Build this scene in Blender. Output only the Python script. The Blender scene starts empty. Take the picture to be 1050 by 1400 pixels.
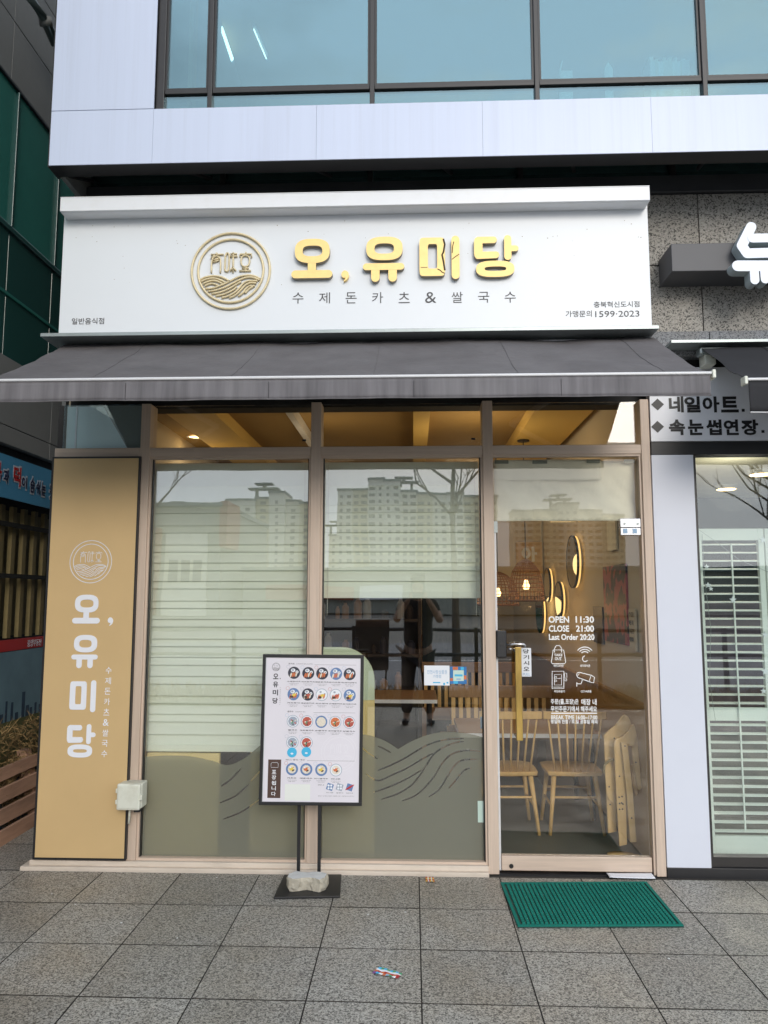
import bpy, bmesh, math, random
from mathutils import Vector, Matrix, noise
random.seed(7)
D = bpy.data
sc = bpy.context.scene
col = sc.collection
PI = math.pi

# ------------------------------------------------------------------ camera
CR = ((0.9992726790329194, -0.03795571164263549, 0.003671088676857682),
      (0.03812885078620106, 0.9931361059421233, -0.11057515910836063),
      (0.0005510681408528147, 0.11063470986908565, 0.9938609848948128))
CP = (-0.026216873329445774, -4.313222125537298, 1.493001658277795)
CF = 1037.6874653870175
cam = D.cameras.new('camera')
cam.sensor_fit = 'VERTICAL'; cam.sensor_height = 24.0; cam.sensor_width = 18.0
cam.lens = 24.0 * CF / 1400.0
cam.clip_start = 0.05; cam.clip_end = 3000
camo = D.objects.new('camera', cam); col.objects.link(camo)
camo.matrix_world = Matrix(((CR[0][0], CR[0][2], -CR[0][1], CP[0]),
                            (CR[1][0], CR[1][2], -CR[1][1], CP[1]),
                            (CR[2][0], CR[2][2], -CR[2][1], CP[2]), (0, 0, 0, 1)))
sc.camera = camo

# ------------------------------------------------------------------ world, sun, exposure
SUN_EL, SUN_AZ = math.radians(22), math.radians(164)
w = D.worlds.new('World'); sc.world = w; w.use_nodes = True
nt = w.node_tree; nt.nodes.clear()
N = nt.nodes.new; L = nt.links.new
out = N('ShaderNodeOutputWorld'); bg = N('ShaderNodeBackground'); L(bg.outputs[0], out.inputs[0])
sky = N('ShaderNodeTexSky'); sky.sky_type = 'NISHITA'; sky.sun_disc = False
sky.sun_elevation = SUN_EL; sky.sun_rotation = SUN_AZ; sky.air_density = 1.6; sky.dust_density = 2.0
tc = N('ShaderNodeTexCoord'); mp = N('ShaderNodeMapping'); mp.inputs['Scale'].default_value = (1.0, 1.0, 2.2)
mp.inputs['Location'].default_value = (3.1, 0.4, 0.2)
L(tc.outputs['Generated'], mp.inputs[0])
nz = N('ShaderNodeTexNoise'); nz.inputs['Scale'].default_value = 3.4; nz.inputs['Detail'].default_value = 7
nz.inputs['Roughness'].default_value = 0.52
L(mp.outputs[0], nz.inputs['Vector'])
rp = N('ShaderNodeValToRGB'); rp.color_ramp.elements[0].position = 0.36; rp.color_ramp.elements[1].position = 0.62
rp.color_ramp.elements[0].color = (0.30, 0.30, 0.30, 1); rp.color_ramp.elements[1].color = (0.97, 0.97, 0.97, 1)
L(nz.outputs['Fac'], rp.inputs[0])
mx = N('ShaderNodeMix'); mx.data_type = 'RGBA'
sz = N('ShaderNodeSeparateXYZ'); L(tc.outputs['Generated'], sz.inputs[0])
lowc = N('ShaderNodeMapRange'); lowc.inputs[1].default_value = 0.12; lowc.inputs[2].default_value = 0.5; lowc.inputs[3].default_value = 0.95; lowc.inputs[4].default_value = 0.0
L(sz.outputs[2], lowc.inputs[0]); mxx = N('ShaderNodeMath'); mxx.operation = 'MAXIMUM'; L(rp.outputs[0], mxx.inputs[0]); L(lowc.outputs[0], mxx.inputs[1])
L(mxx.outputs[0], mx.inputs['Factor']); L(sky.outputs[0], mx.inputs['A'])
mx.inputs['B'].default_value = (8.0, 8.9, 10.2, 1)
L(mx.outputs['Result'], bg.inputs['Color']); bg.inputs['Strength'].default_value = 0.11
sun = D.lights.new('sun', 'SUN'); sun.energy = 0.80; sun.angle = math.radians(22); sun.color = (1.0, 0.975, 0.94)
suno = D.objects.new('sun', sun); col.objects.link(suno)
sd = Vector((math.sin(SUN_AZ) * math.cos(SUN_EL), math.cos(SUN_AZ) * math.cos(SUN_EL), math.sin(SUN_EL)))
suno.rotation_euler = sd.to_track_quat('Z', 'Y').to_euler(); suno.location = (0, -6, 12)
sc.view_settings.view_transform = 'Standard'; sc.view_settings.look = 'None'
sc.view_settings.exposure = 0.68; sc.view_settings.gamma = 1; sc.view_settings.use_curve_mapping = False
sc.cycles.max_bounces = 10; sc.cycles.transparent_max_bounces = 24; sc.cycles.caustics_reflective = False
sc.cycles.caustics_refractive = False

# ------------------------------------------------------------------ helpers: measuring
def at(u, v, y):
    """survey point of the photograph on the upright plane y"""
    a, b = (u - 525) / CF, -(v - 700) / CF
    d = [CR[i][0] * a + CR[i][1] + CR[i][2] * b for i in range(3)]
    t = (y - CP[1]) / d[1]
    return CP[0] + d[0] * t, CP[2] + d[2] * t
def atx(u, v, x):
    a, b = (u - 525) / CF, -(v - 700) / CF
    d = [CR[i][0] * a + CR[i][1] + CR[i][2] * b for i in range(3)]
    t = (x - CP[0]) / d[0]
    return CP[1] + d[1] * t, CP[2] + d[2] * t

# ------------------------------------------------------------------ helpers: materials
def srgb(r, g, b):
    f = lambda v: (v / 255 / 12.92) if v / 255 <= 0.04045 else ((v / 255 + 0.055) / 1.055) ** 2.4
    return (f(r), f(g), f(b), 1)
def lin(c):
    return tuple(c) if len(c) == 4 else (*c, 1)
def mat(name, color, rough=0.6, metal=0.0, var=0.0, scale=4.0, bump=0.0, bscale=80.0, spec=0.5, stretch=(1, 1, 1), dirt=None, dscale=1.5, objvar=0.0, coat=0.0):
    m = D.materials.new(name); m.use_nodes = True
    t = m.node_tree; n = t.nodes; l = t.links
    p = n['Principled BSDF']
    p.inputs['Roughness'].default_value = rough; p.inputs['Metallic'].default_value = metal
    p.inputs['Specular IOR Level'].default_value = spec; p.inputs['Coat Weight'].default_value = coat
    color = lin(color); p.inputs['Base Color'].default_value = color
    tcn = n.new('ShaderNodeTexCoord'); mpn = n.new('ShaderNodeMapping'); mpn.inputs['Scale'].default_value = stretch
    g = n.new('ShaderNodeNewGeometry'); l.new(g.outputs['Position'], mpn.inputs[0])
    cur = None
    if var > 0:
        a = n.new('ShaderNodeTexNoise'); a.inputs['Scale'].default_value = scale; a.inputs['Detail'].default_value = 6
        a.inputs['Roughness'].default_value = 0.62
        l.new(mpn.outputs[0], a.inputs['Vector'])
        r = n.new('ShaderNodeMapRange'); r.inputs[1].default_value = 0.25; r.inputs[2].default_value = 0.75
        r.inputs[3].default_value = 1 - var; r.inputs[4].default_value = 1 + var
        l.new(a.outputs['Fac'], r.inputs[0])
        mm = n.new('ShaderNodeMix'); mm.data_type = 'RGBA'; mm.blend_type = 'MULTIPLY'; mm.inputs['Factor'].default_value = 1
        mm.inputs['A'].default_value = color; l.new(r.outputs[0], mm.inputs['B']); cur = mm.outputs['Result']
    if dirt is not None:
        a = n.new('ShaderNodeTexNoise'); a.inputs['Scale'].default_value = dscale; a.inputs['Detail'].default_value = 9
        a.inputs['Roughness'].default_value = 0.7; l.new(mpn.outputs[0], a.inputs['Vector'])
        r = n.new('ShaderNodeMapRange'); r.inputs[1].default_value = 0.5; r.inputs[2].default_value = 0.75
        r.inputs[4].default_value = 0.6; l.new(a.outputs['Fac'], r.inputs[0])
        mm = n.new('ShaderNodeMix'); mm.data_type = 'RGBA'
        l.new(r.outputs[0], mm.inputs['Factor'])
        if cur: l.new(cur, mm.inputs['A'])
        else: mm.inputs['A'].default_value = color
        mm.inputs['B'].default_value = lin(dirt); cur = mm.outputs['Result']
    if objvar > 0:
        oi = n.new('ShaderNodeObjectInfo'); r = n.new('ShaderNodeMapRange')
        r.inputs[3].default_value = 1 - objvar; r.inputs[4].default_value = 1 + objvar
        l.new(oi.outputs['Random'], r.inputs[0])
        mm = n.new('ShaderNodeMix'); mm.data_type = 'RGBA'; mm.blend_type = 'MULTIPLY'; mm.inputs['Factor'].default_value = 1
        if cur: l.new(cur, mm.inputs['A'])
        else: mm.inputs['A'].default_value = color
        l.new(r.outputs[0], mm.inputs['B']); cur = mm.outputs['Result']
    if cur: l.new(cur, p.inputs['Base Color'])
    if bump > 0:
        a = n.new('ShaderNodeTexNoise'); a.inputs['Scale'].default_value = bscale; a.inputs['Detail'].default_value = 4
        l.new(mpn.outputs[0], a.inputs['Vector'])
        b = n.new('ShaderNodeBump'); b.inputs['Strength'].default_value = bump; b.inputs['Distance'].default_value = 0.01
        l.new(a.outputs['Fac'], b.inputs['Height']); l.new(b.outputs[0], p.inputs['Normal'])
    return m
def emis(name, color, strength):
    m = D.materials.new(name); m.use_nodes = True; p = m.node_tree.nodes['Principled BSDF']
    p.inputs['Base Color'].default_value = lin(color); p.inputs['Emission Color'].default_value = lin(color)
    p.inputs['Emission Strength'].default_value = strength
    return m
def glass(name, tint=(1, 1, 1), base=0.07, refl=(1, 1, 1), gain=0.9, dark=None, opac=0.0):
    """thin architectural pane: clear, with a mirror coat that grows at grazing angles"""
    m = D.materials.new(name); m.use_nodes = True; t = m.node_tree; n = t.nodes; l = t.links
    n.remove(n['Principled BSDF']); o = n['Material Output']
    tr = n.new('ShaderNodeBsdfTransparent'); tr.inputs[0].default_value = lin(tint)
    gl = n.new('ShaderNodeBsdfGlossy'); gl.inputs['Roughness'].default_value = 0.0; gl.inputs[0].default_value = lin(refl)
    lw = n.new('ShaderNodeLayerWeight'); lw.inputs[0].default_value = 0.5
    pw = n.new('ShaderNodeMath'); pw.operation = 'POWER'; pw.inputs[1].default_value = 4; l.new(lw.outputs['Facing'], pw.inputs[0])
    ma = n.new('ShaderNodeMath'); ma.operation = 'MULTIPLY_ADD'; ma.inputs[1].default_value = gain; ma.inputs[2].default_value = base
    l.new(pw.outputs[0], ma.inputs[0])
    wn = n.new('ShaderNodeTexNoise'); wn.inputs['Scale'].default_value = 2.2; wn.inputs['Detail'].default_value = 1
    g = n.new('ShaderNodeNewGeometry'); l.new(g.outputs['Position'], wn.inputs['Vector'])
    bp = n.new('ShaderNodeBump'); bp.inputs['Strength'].default_value = 0.03; bp.inputs['Distance'].default_value = 0.02
    l.new(wn.outputs['Fac'], bp.inputs['Height']); l.new(bp.outputs[0], gl.inputs['Normal'])
    cur = tr.outputs[0]
    if opac > 0:
        df = n.new('ShaderNodeBsdfDiffuse'); df.inputs[0].default_value = lin(dark); mo = n.new('ShaderNodeMixShader')
        mo.inputs[0].default_value = opac; l.new(cur, mo.inputs[1]); l.new(df.outputs[0], mo.inputs[2]); cur = mo.outputs[0]
    ms = n.new('ShaderNodeMixShader'); l.new(ma.outputs[0], ms.inputs[0]); l.new(cur, ms.inputs[1]); l.new(gl.outputs[0], ms.inputs[2])
    l.new(ms.outputs[0], o.inputs[0])
    return m
def film(name, color, dens=0.85, tl=0.6):
    m = D.materials.new(name); m.use_nodes = True; t = m.node_tree; n = t.nodes; l = t.links
    n.remove(n['Principled BSDF']); o = n['Material Output']
    df = n.new('ShaderNodeBsdfDiffuse'); df.inputs[0].default_value = lin(color)
    tn = n.new('ShaderNodeBsdfTranslucent'); tn.inputs[0].default_value = (0.8, 0.82, 0.8, 1)
    rf = n.new('ShaderNodeBsdfTransparent'); rf.inputs[0].default_value = (0.97, 0.97, 0.94, 1)
    a = n.new('ShaderNodeMixShader'); a.inputs[0].default_value = tl; l.new(df.outputs[0], a.inputs[1]); l.new(rf.outputs[0], a.inputs[2])
    b = n.new('ShaderNodeMixShader'); b.inputs[0].default_value = 0.12; l.new(a.outputs[0], b.inputs[1]); l.new(tn.outputs[0], b.inputs[2])
    l.new(b.outputs[0], o.inputs[0])
    return m
def granite(name, lo, mid, hi, sc_=260, objvar=0.08, stain=(0.10, 0.085, 0.065), rough=0.75, dark_=0.18):
    m = D.materials.new(name); m.use_nodes = True; t = m.node_tree; n = t.nodes; l = t.links
    p = n['Principled BSDF']; p.inputs['Roughness'].default_value = rough
    g = n.new('ShaderNodeNewGeometry')
    a = n.new('ShaderNodeTexVoronoi'); a.inputs['Scale'].default_value = sc_; l.new(g.outputs['Position'], a.inputs['Vector'])
    sx = n.new('ShaderNodeSeparateColor'); l.new(a.outputs['Color'], sx.inputs[0])
    a2 = n.new('ShaderNodeTexNoise'); a2.inputs['Scale'].default_value = sc_ * 0.35; a2.inputs['Detail'].default_value = 3; l.new(g.outputs['Position'], a2.inputs['Vector'])
    ad = n.new('ShaderNodeMath'); ad.operation = 'MULTIPLY_ADD'; ad.inputs[1].default_value = 1.4; l.new(a2.outputs['Fac'], ad.inputs[0])
    sb_ = n.new('ShaderNodeMath'); sb_.operation = 'SUBTRACT'; l.new(sx.outputs[0], sb_.inputs[0]); sb_.inputs[1].default_value = 0.7; l.new(sb_.outputs[0], ad.inputs[2])
    r = n.new('ShaderNodeValToRGB'); e = r.color_ramp.elements
    e[0].position = dark_; e[0].color = lin(lo); e[1].position = 0.95; e[1].color = lin(hi)
    x = e.new(dark_ + 0.14); x.color = lin(mid); l.new(ad.outputs[0], r.inputs[0])
    b = n.new('ShaderNodeTexNoise'); b.inputs['Scale'].default_value = 1.7; b.inputs['Detail'].default_value = 8; b.inputs['Roughness'].default_value = 0.65
    l.new(g.outputs['Position'], b.inputs['Vector'])
    rr = n.new('ShaderNodeMapRange'); rr.inputs[1].default_value = 0.40; rr.inputs[2].default_value = 0.72; rr.inputs[4].default_value = 0.62
    l.new(b.outputs['Fac'], rr.inputs[0])
    mm = n.new('ShaderNodeMix'); mm.data_type = 'RGBA'; l.new(rr.outputs[0], mm.inputs['Factor']); l.new(r.outputs[0], mm.inputs['A'])
    rw = n.new('ShaderNodeMapRange'); rw.inputs[1].default_value = 0.35; rw.inputs[2].default_value = 0.7; rw.inputs[3].default_value = rough + 0.12; rw.inputs[4].default_value = rough - 0.2; l.new(b.outputs['Fac'], rw.inputs[0]); l.new(rw.outputs[0], p.inputs['Roughness'])
    m3 = n.new('ShaderNodeMix'); m3.data_type = 'RGBA'; m3.blend_type = 'MULTIPLY'; m3.inputs['Factor'].default_value = 1
    l.new(r.outputs[0], m3.inputs['A']); m3.inputs['B'].default_value = (stain[0] * 7, stain[1] * 7, stain[2] * 7, 1)
    l.new(m3.outputs['Result'], mm.inputs['B'])
    oi = n.new('ShaderNodeObjectInfo'); r2 = n.new('ShaderNodeMapRange'); r2.inputs[3].default_value = 1 - objvar; r2.inputs[4].default_value = 1 + objvar
    l.new(oi.outputs['Random'], r2.inputs[0])
    m2 = n.new('ShaderNodeMix'); m2.data_type = 'RGBA'; m2.blend_type = 'MULTIPLY'; m2.inputs['Factor'].default_value = 1
    l.new(mm.outputs['Result'], m2.inputs['A']); l.new(r2.outputs[0], m2.inputs['B']); l.new(m2.outputs['Result'], p.inputs['Base Color'])
    bp = n.new('ShaderNodeBump'); bp.inputs['Strength'].default_value = 0.35; bp.inputs['Distance'].default_value = 0.002
    l.new(ad.outputs[0], bp.inputs['Height']); l.new(bp.outputs[0], p.inputs['Normal'])
    return m

M = {}
M['frame'] = mat('beige_woodgrain_metal', (0.60, 0.475, 0.38), 0.45, var=0.12, scale=60, stretch=(1, 1, 0.04), bump=0.08, bscale=300, dirt=(0.42, 0.31, 0.22), dscale=3)
M['rail'] = mat('beige_woodgrain_rail', (0.60, 0.475, 0.38), 0.45, var=0.12, scale=60, stretch=(0.04, 1, 1), bump=0.08, bscale=300, dirt=(0.42, 0.31, 0.22), dscale=3)
M['sill'] = mat('pale_sill', (0.66, 0.57, 0.48), 0.55, var=0.1, scale=30, stretch=(0.2, 1, 1), dirt=(0.35, 0.29, 0.22), dscale=6)
M['white'] = mat('sign_white', (0.75, 0.775, 0.80), 0.38, var=0.015, scale=2)
M['whitelip'] = mat('lip_white', (0.80, 0.81, 0.83), 0.35, var=0.02, scale=3, dirt=(0.74, 0.735, 0.72), dscale=9)
M['fascia'] = mat('lavender_white_panel', (0.57, 0.625, 0.77), 0.35, var=0.03, scale=1.2, stretch=(14, 1, 0.3), dirt=(0.49, 0.53, 0.64), dscale=1.4, objvar=0.012)
M['pilaster'] = mat('pilaster_panel', (0.65, 0.675, 0.76), 0.35, var=0.03, scale=1.5)
M['black'] = mat('black_metal', (0.014, 0.014, 0.016), 0.45, var=0.2, scale=8)
M['darkbrown'] = mat('dark_mullion', (0.022, 0.020, 0.020), 0.4, var=0.2, scale=12)
M['soot'] = mat('dark_soffit', (0.02, 0.02, 0.021), 0.8, var=0.3, scale=5)
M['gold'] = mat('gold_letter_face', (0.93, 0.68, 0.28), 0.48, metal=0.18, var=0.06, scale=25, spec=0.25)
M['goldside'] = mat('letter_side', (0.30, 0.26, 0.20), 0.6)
M['emblem'] = mat('emblem_gold', (0.76, 0.64, 0.40), 0.5, metal=0.15, var=0.12, scale=30)
M['ink'] = mat('charcoal_vinyl', (0.05, 0.05, 0.055), 0.5)
M['panel'] = mat('ochre_panel', (0.60, 0.42, 0.205), 0.5, var=0.035, scale=2.5, stretch=(1, 1, 1), dirt=(0.55, 0.385, 0.185), dscale=1.1)
M['vinyl'] = mat('white_vinyl', (0.80, 0.82, 0.88), 0.5)
M['vinylwin'] = mat('white_window_print', (0.85, 0.85, 0.84), 0.6)
M['awning'] = mat('charcoal_awning_fabric', (0.112, 0.104, 0.107), 0.85, var=0.2, scale=5, bump=0.4, bscale=30, dirt=(0.15, 0.145, 0.15), dscale=2.0)
M['valance'] = mat('valance_fabric', (0.150, 0.142, 0.150), 0.9, var=0.34, scale=22, stretch=(1, 1, 0.05), bump=0.2, bscale=30, dirt=(0.24, 0.23, 0.235), dscale=3)
M['awn2'] = mat('black_awning_fabric', (0.018, 0.018, 0.021), 0.85, var=0.2, scale=8)
M['alu'] = mat('white_aluminium', (0.66, 0.66, 0.67), 0.4, var=0.05, scale=10)
M['greyalu'] = mat('grey_aluminium', (0.32, 0.36, 0.36), 0.35, metal=0.4, var=0.1, scale=10)
M['chrome'] = mat('brushed_steel', (0.6, 0.6, 0.62), 0.25, metal=0.9)
M['brass'] = mat('brushed_brass', (0.62, 0.42, 0.13), 0.28, metal=0.9, var=0.35, scale=18, stretch=(1, 1, 0.2), dirt=(0.25, 0.15, 0.06), dscale=14)
M['blind'] = mat('pale_green_blind', (0.82, 0.88, 0.74), 0.9, var=0.05, scale=60, stretch=(1, 1, 6), bump=0.15, bscale=200)
M['cloth'] = mat('cream_cloth', (0.86, 0.82, 0.66), 0.95, var=0.06, scale=9, bump=0.3, bscale=14)
M['tape'] = mat('grey_tape', (0.25, 0.27, 0.22), 0.5)
M['glass'] = glass('shop_glass', (0.99, 0.995, 0.985), 0.11)
M['glassdoor'] = glass('door_glass', (0.97, 0.97, 0.95), 0.045)
M['upglass'] = glass('teal_coated_glass', (0.55, 0.72, 0.72), 0.30, (0.56, 0.76, 0.82), 0.5)
M['stripglass'] = glass('strip_glass', (0.7, 0.8, 0.8), 0.22, (0.5, 0.7, 0.7), 0.4)
M['nglass'] = mat('green_spandrel_glass', (0.035, 0.185, 0.155), 0.12, var=0.1, scale=2, spec=0.5)
M['nglass2'] = mat('dark_green_glass', (0.02, 0.075, 0.068), 0.12, spec=0.5)
M['film'] = film('frosted_film', (0.33, 0.34, 0.285), tl=.64)
M['stone'] = granite('facade_granite', (0.07, 0.067, 0.062), (0.28, 0.27, 0.25), (0.40, 0.385, 0.355), 165, 0.08, (0.135, 0.122, 0.105), 0.75, 0.14)
M['ledge'] = granite('ledge_granite', (0.10, 0.11, 0.12), (0.22, 0.23, 0.25), (0.3, 0.31, 0.33), 200)
M['tile'] = granite('paving_granite', (0.075, 0.070, 0.062), (0.19, 0.18, 0.16), (0.49, 0.465, 0.415), 210, 0.13, (0.105, 0.090, 0.070), 0.52, 0.10)
M['joint'] = mat('joint_sand', (0.038, 0.033, 0.027), 0.95, var=0.3, scale=60)
M['mat'] = mat('green_rubber', (0.006, 0.17, 0.13), 0.8, var=0.12, scale=7, spec=0.25)
M['rock'] = mat('pale_stone', (0.46, 0.42, 0.34), 0.9, var=0.25, scale=14, bump=0.8, bscale=35, dirt=(0.30, 0.25, 0.17), dscale=9)
M['rocktop'] = mat('stone_top', (0.66, 0.66, 0.65), 0.9, var=0.1, scale=30, bump=0.3, bscale=60)
M['boxw'] = mat('ivory_plastic', (0.68, 0.69, 0.60), 0.4, var=0.04, scale=6, dirt=(0.5, 0.48, 0.38), dscale=8)
M['chair'] = mat('pale_oak', (0.62, 0.39, 0.14), 0.5, var=0.12, scale=30, stretch=(1, 1, 0.15))
M['wood2'] = mat('birch_board', (0.60, 0.40, 0.17), 0.55, var=0.15, scale=24, stretch=(1, 1, 0.12))
M['wood3'] = mat('brown_wood', (0.28, 0.16, 0.075), 0.5, var=0.15, scale=16, stretch=(0.15, 1, 1))
M['wallin'] = mat('cream_wall', (0.62, 0.54, 0.40), 0.9, var=0.04, scale=2)
M['dado'] = mat('wood_dado', (0.42, 0.27, 0.12), 0.5, var=0.08, scale=12, stretch=(1, 0.1, 1))
M['ceil'] = mat('brown_ceiling', (0.30, 0.19, 0.06), 0.8, var=0.1, scale=1.5)
M['beam'] = mat('yellow_beam', (0.66, 0.45, 0.13), 0.7, var=0.05, scale=2)
M['floorin'] = mat('grey_floor', (0.16, 0.16, 0.15), 0.35, var=0.1, scale=3)
M['mirror'] = mat('mirror', (0.5, 0.48, 0.45), 0.04, metal=1.0)
M['warm'] = emis('warm_ring_light', (1.0, 0.62, 0.20), 0.8)
M['bulb'] = emis('warm_bulb', (1.0, 0.62, 0.28), 3)
M['down'] = emis('downlight', (1.0, 0.70, 0.32), 5)
M['tube'] = emis('fluorescent_tube', (0.9, 1.0, 1.0), 3.0)
M['rattan'] = mat('rattan', (0.27, 0.135, 0.055), 0.6, var=0.25, scale=30)
M['concrete'] = mat('grey_cladding', (0.20, 0.205, 0.20), 0.7, var=0.15, scale=1.5, dirt=(0.13, 0.13, 0.13), dscale=3)
M['louver'] = mat('white_shutter', (0.80, 0.83, 0.80), 0.45, var=0.03, scale=4)
M['paper'] = mat('poster_paper', (0.72, 0.69, 0.74), 0.5, var=0.02, scale=5)
M['paper2'] = mat('notice_paper', (0.78, 0.80, 0.84), 0.5)
M['blue'] = mat('print_blue', (0.03, 0.17, 0.42), 0.5)
M['cyan'] = mat('print_cyan', (0.06, 0.45, 0.72), 0.5)
M['lblue'] = mat('print_pale_blue', (0.30, 0.45, 0.62), 0.5)
M['red'] = mat('print_red', (0.45, 0.03, 0.03), 0.5)
M['orange'] = mat('print_orange', (0.62, 0.17, 0.06), 0.6, var=0.3, scale=120)
M['cream'] = mat('print_cream', (0.72, 0.66, 0.56), 0.6, var=0.15, scale=120)
M['rednoodle'] = mat('print_noodle_red', (0.48, 0.10, 0.07), 0.6, var=0.4, scale=160)
M['darkplate'] = mat('print_dark_plate', (0.035, 0.035, 0.055), 0.5)
M['blueplate'] = mat('print_blue_plate', (0.13, 0.22, 0.42), 0.5)
M['greyplate'] = mat('print_grey_plate', (0.34, 0.38, 0.46), 0.5)
M['brownp'] = mat('print_brown', (0.075, 0.04, 0.03), 0.5)
M['yellow'] = mat('print_yellow', (0.75, 0.55, 0.08), 0.5)
M['green'] = mat('print_green', (0.06, 0.35, 0.15), 0.5)
M['purple'] = mat('print_purple', (0.22, 0.08, 0.30), 0.5)
M['mint'] = mat('pale_mint_plastic', (0.55, 0.70, 0.62), 0.4)
M['bannerblue'] = mat('banner_blue', (0.06, 0.25, 0.42), 0.6, var=0.12, scale=1.2, dirt=(0.14, 0.30, 0.42), dscale=1.4)
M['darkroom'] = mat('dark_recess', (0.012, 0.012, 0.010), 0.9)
M['bar'] = mat('ochre_bar', (0.20, 0.155, 0.065), 0.6, var=0.2, scale=8)
M['pallet'] = mat('weathered_pallet_wood', (0.50, 0.29, 0.19), 0.85, var=0.35, scale=14, stretch=(1, 0.12, 1), bump=0.3, bscale=60, dirt=(0.25, 0.16, 0.11), dscale=4)
M['straw'] = mat('dry_straw', (0.30, 0.20, 0.085), 0.95, objvar=0.0, var=0.4, scale=20)
M['teal'] = mat('dark_teal_backing', (.015, .028, .035), .9, var=.3, scale=5)
M['nailboard'] = mat('white_sign_board', (.80, .82, .88), .4)
M['pipe'] = mat('wet_pipe', (0.10, 0.13, 0.13), 0.3, metal=0.5)

# ------------------------------------------------------------------ helpers: meshes
WL = {}
def wl(o):
    return WL.get(o.name, Vector((0, 0, 0)))
def empty(name, loc, label=None, cat=None, group=None, kind=None):
    o = D.objects.new(name, None); col.objects.link(o); o.location = loc; o.empty_display_size = 0.2
    WL[o.name] = Vector(loc); tag(o, label, cat, group, kind); return o
def tag(o, label=None, cat=None, group=None, kind=None):
    if label: o['label'] = label
    if cat: o['category'] = cat
    if group: o['group'] = group
    if kind: o['kind'] = kind
    return o
def place(name, me, parent=None, world=None, mtx=None):
    """link a mesh given in world coordinates, with its origin at its middle"""
    if mtx: me.transform(mtx)
    vs = me.vertices
    if len(vs):
        lo = [min(v.co[i] for v in vs) for i in range(3)]; hi = [max(v.co[i] for v in vs) for i in range(3)]
        c = Vector([(a + b) / 2 for a, b in zip(lo, hi)])
    else: c = Vector((0, 0, 0))
    me.transform(Matrix.Translation(-c))
    o = D.objects.new(name, me); col.objects.link(o); WL[o.name] = c
    if parent: o.parent = parent; o.location = c - wl(parent)
    else: o.location = c
    return o
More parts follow.
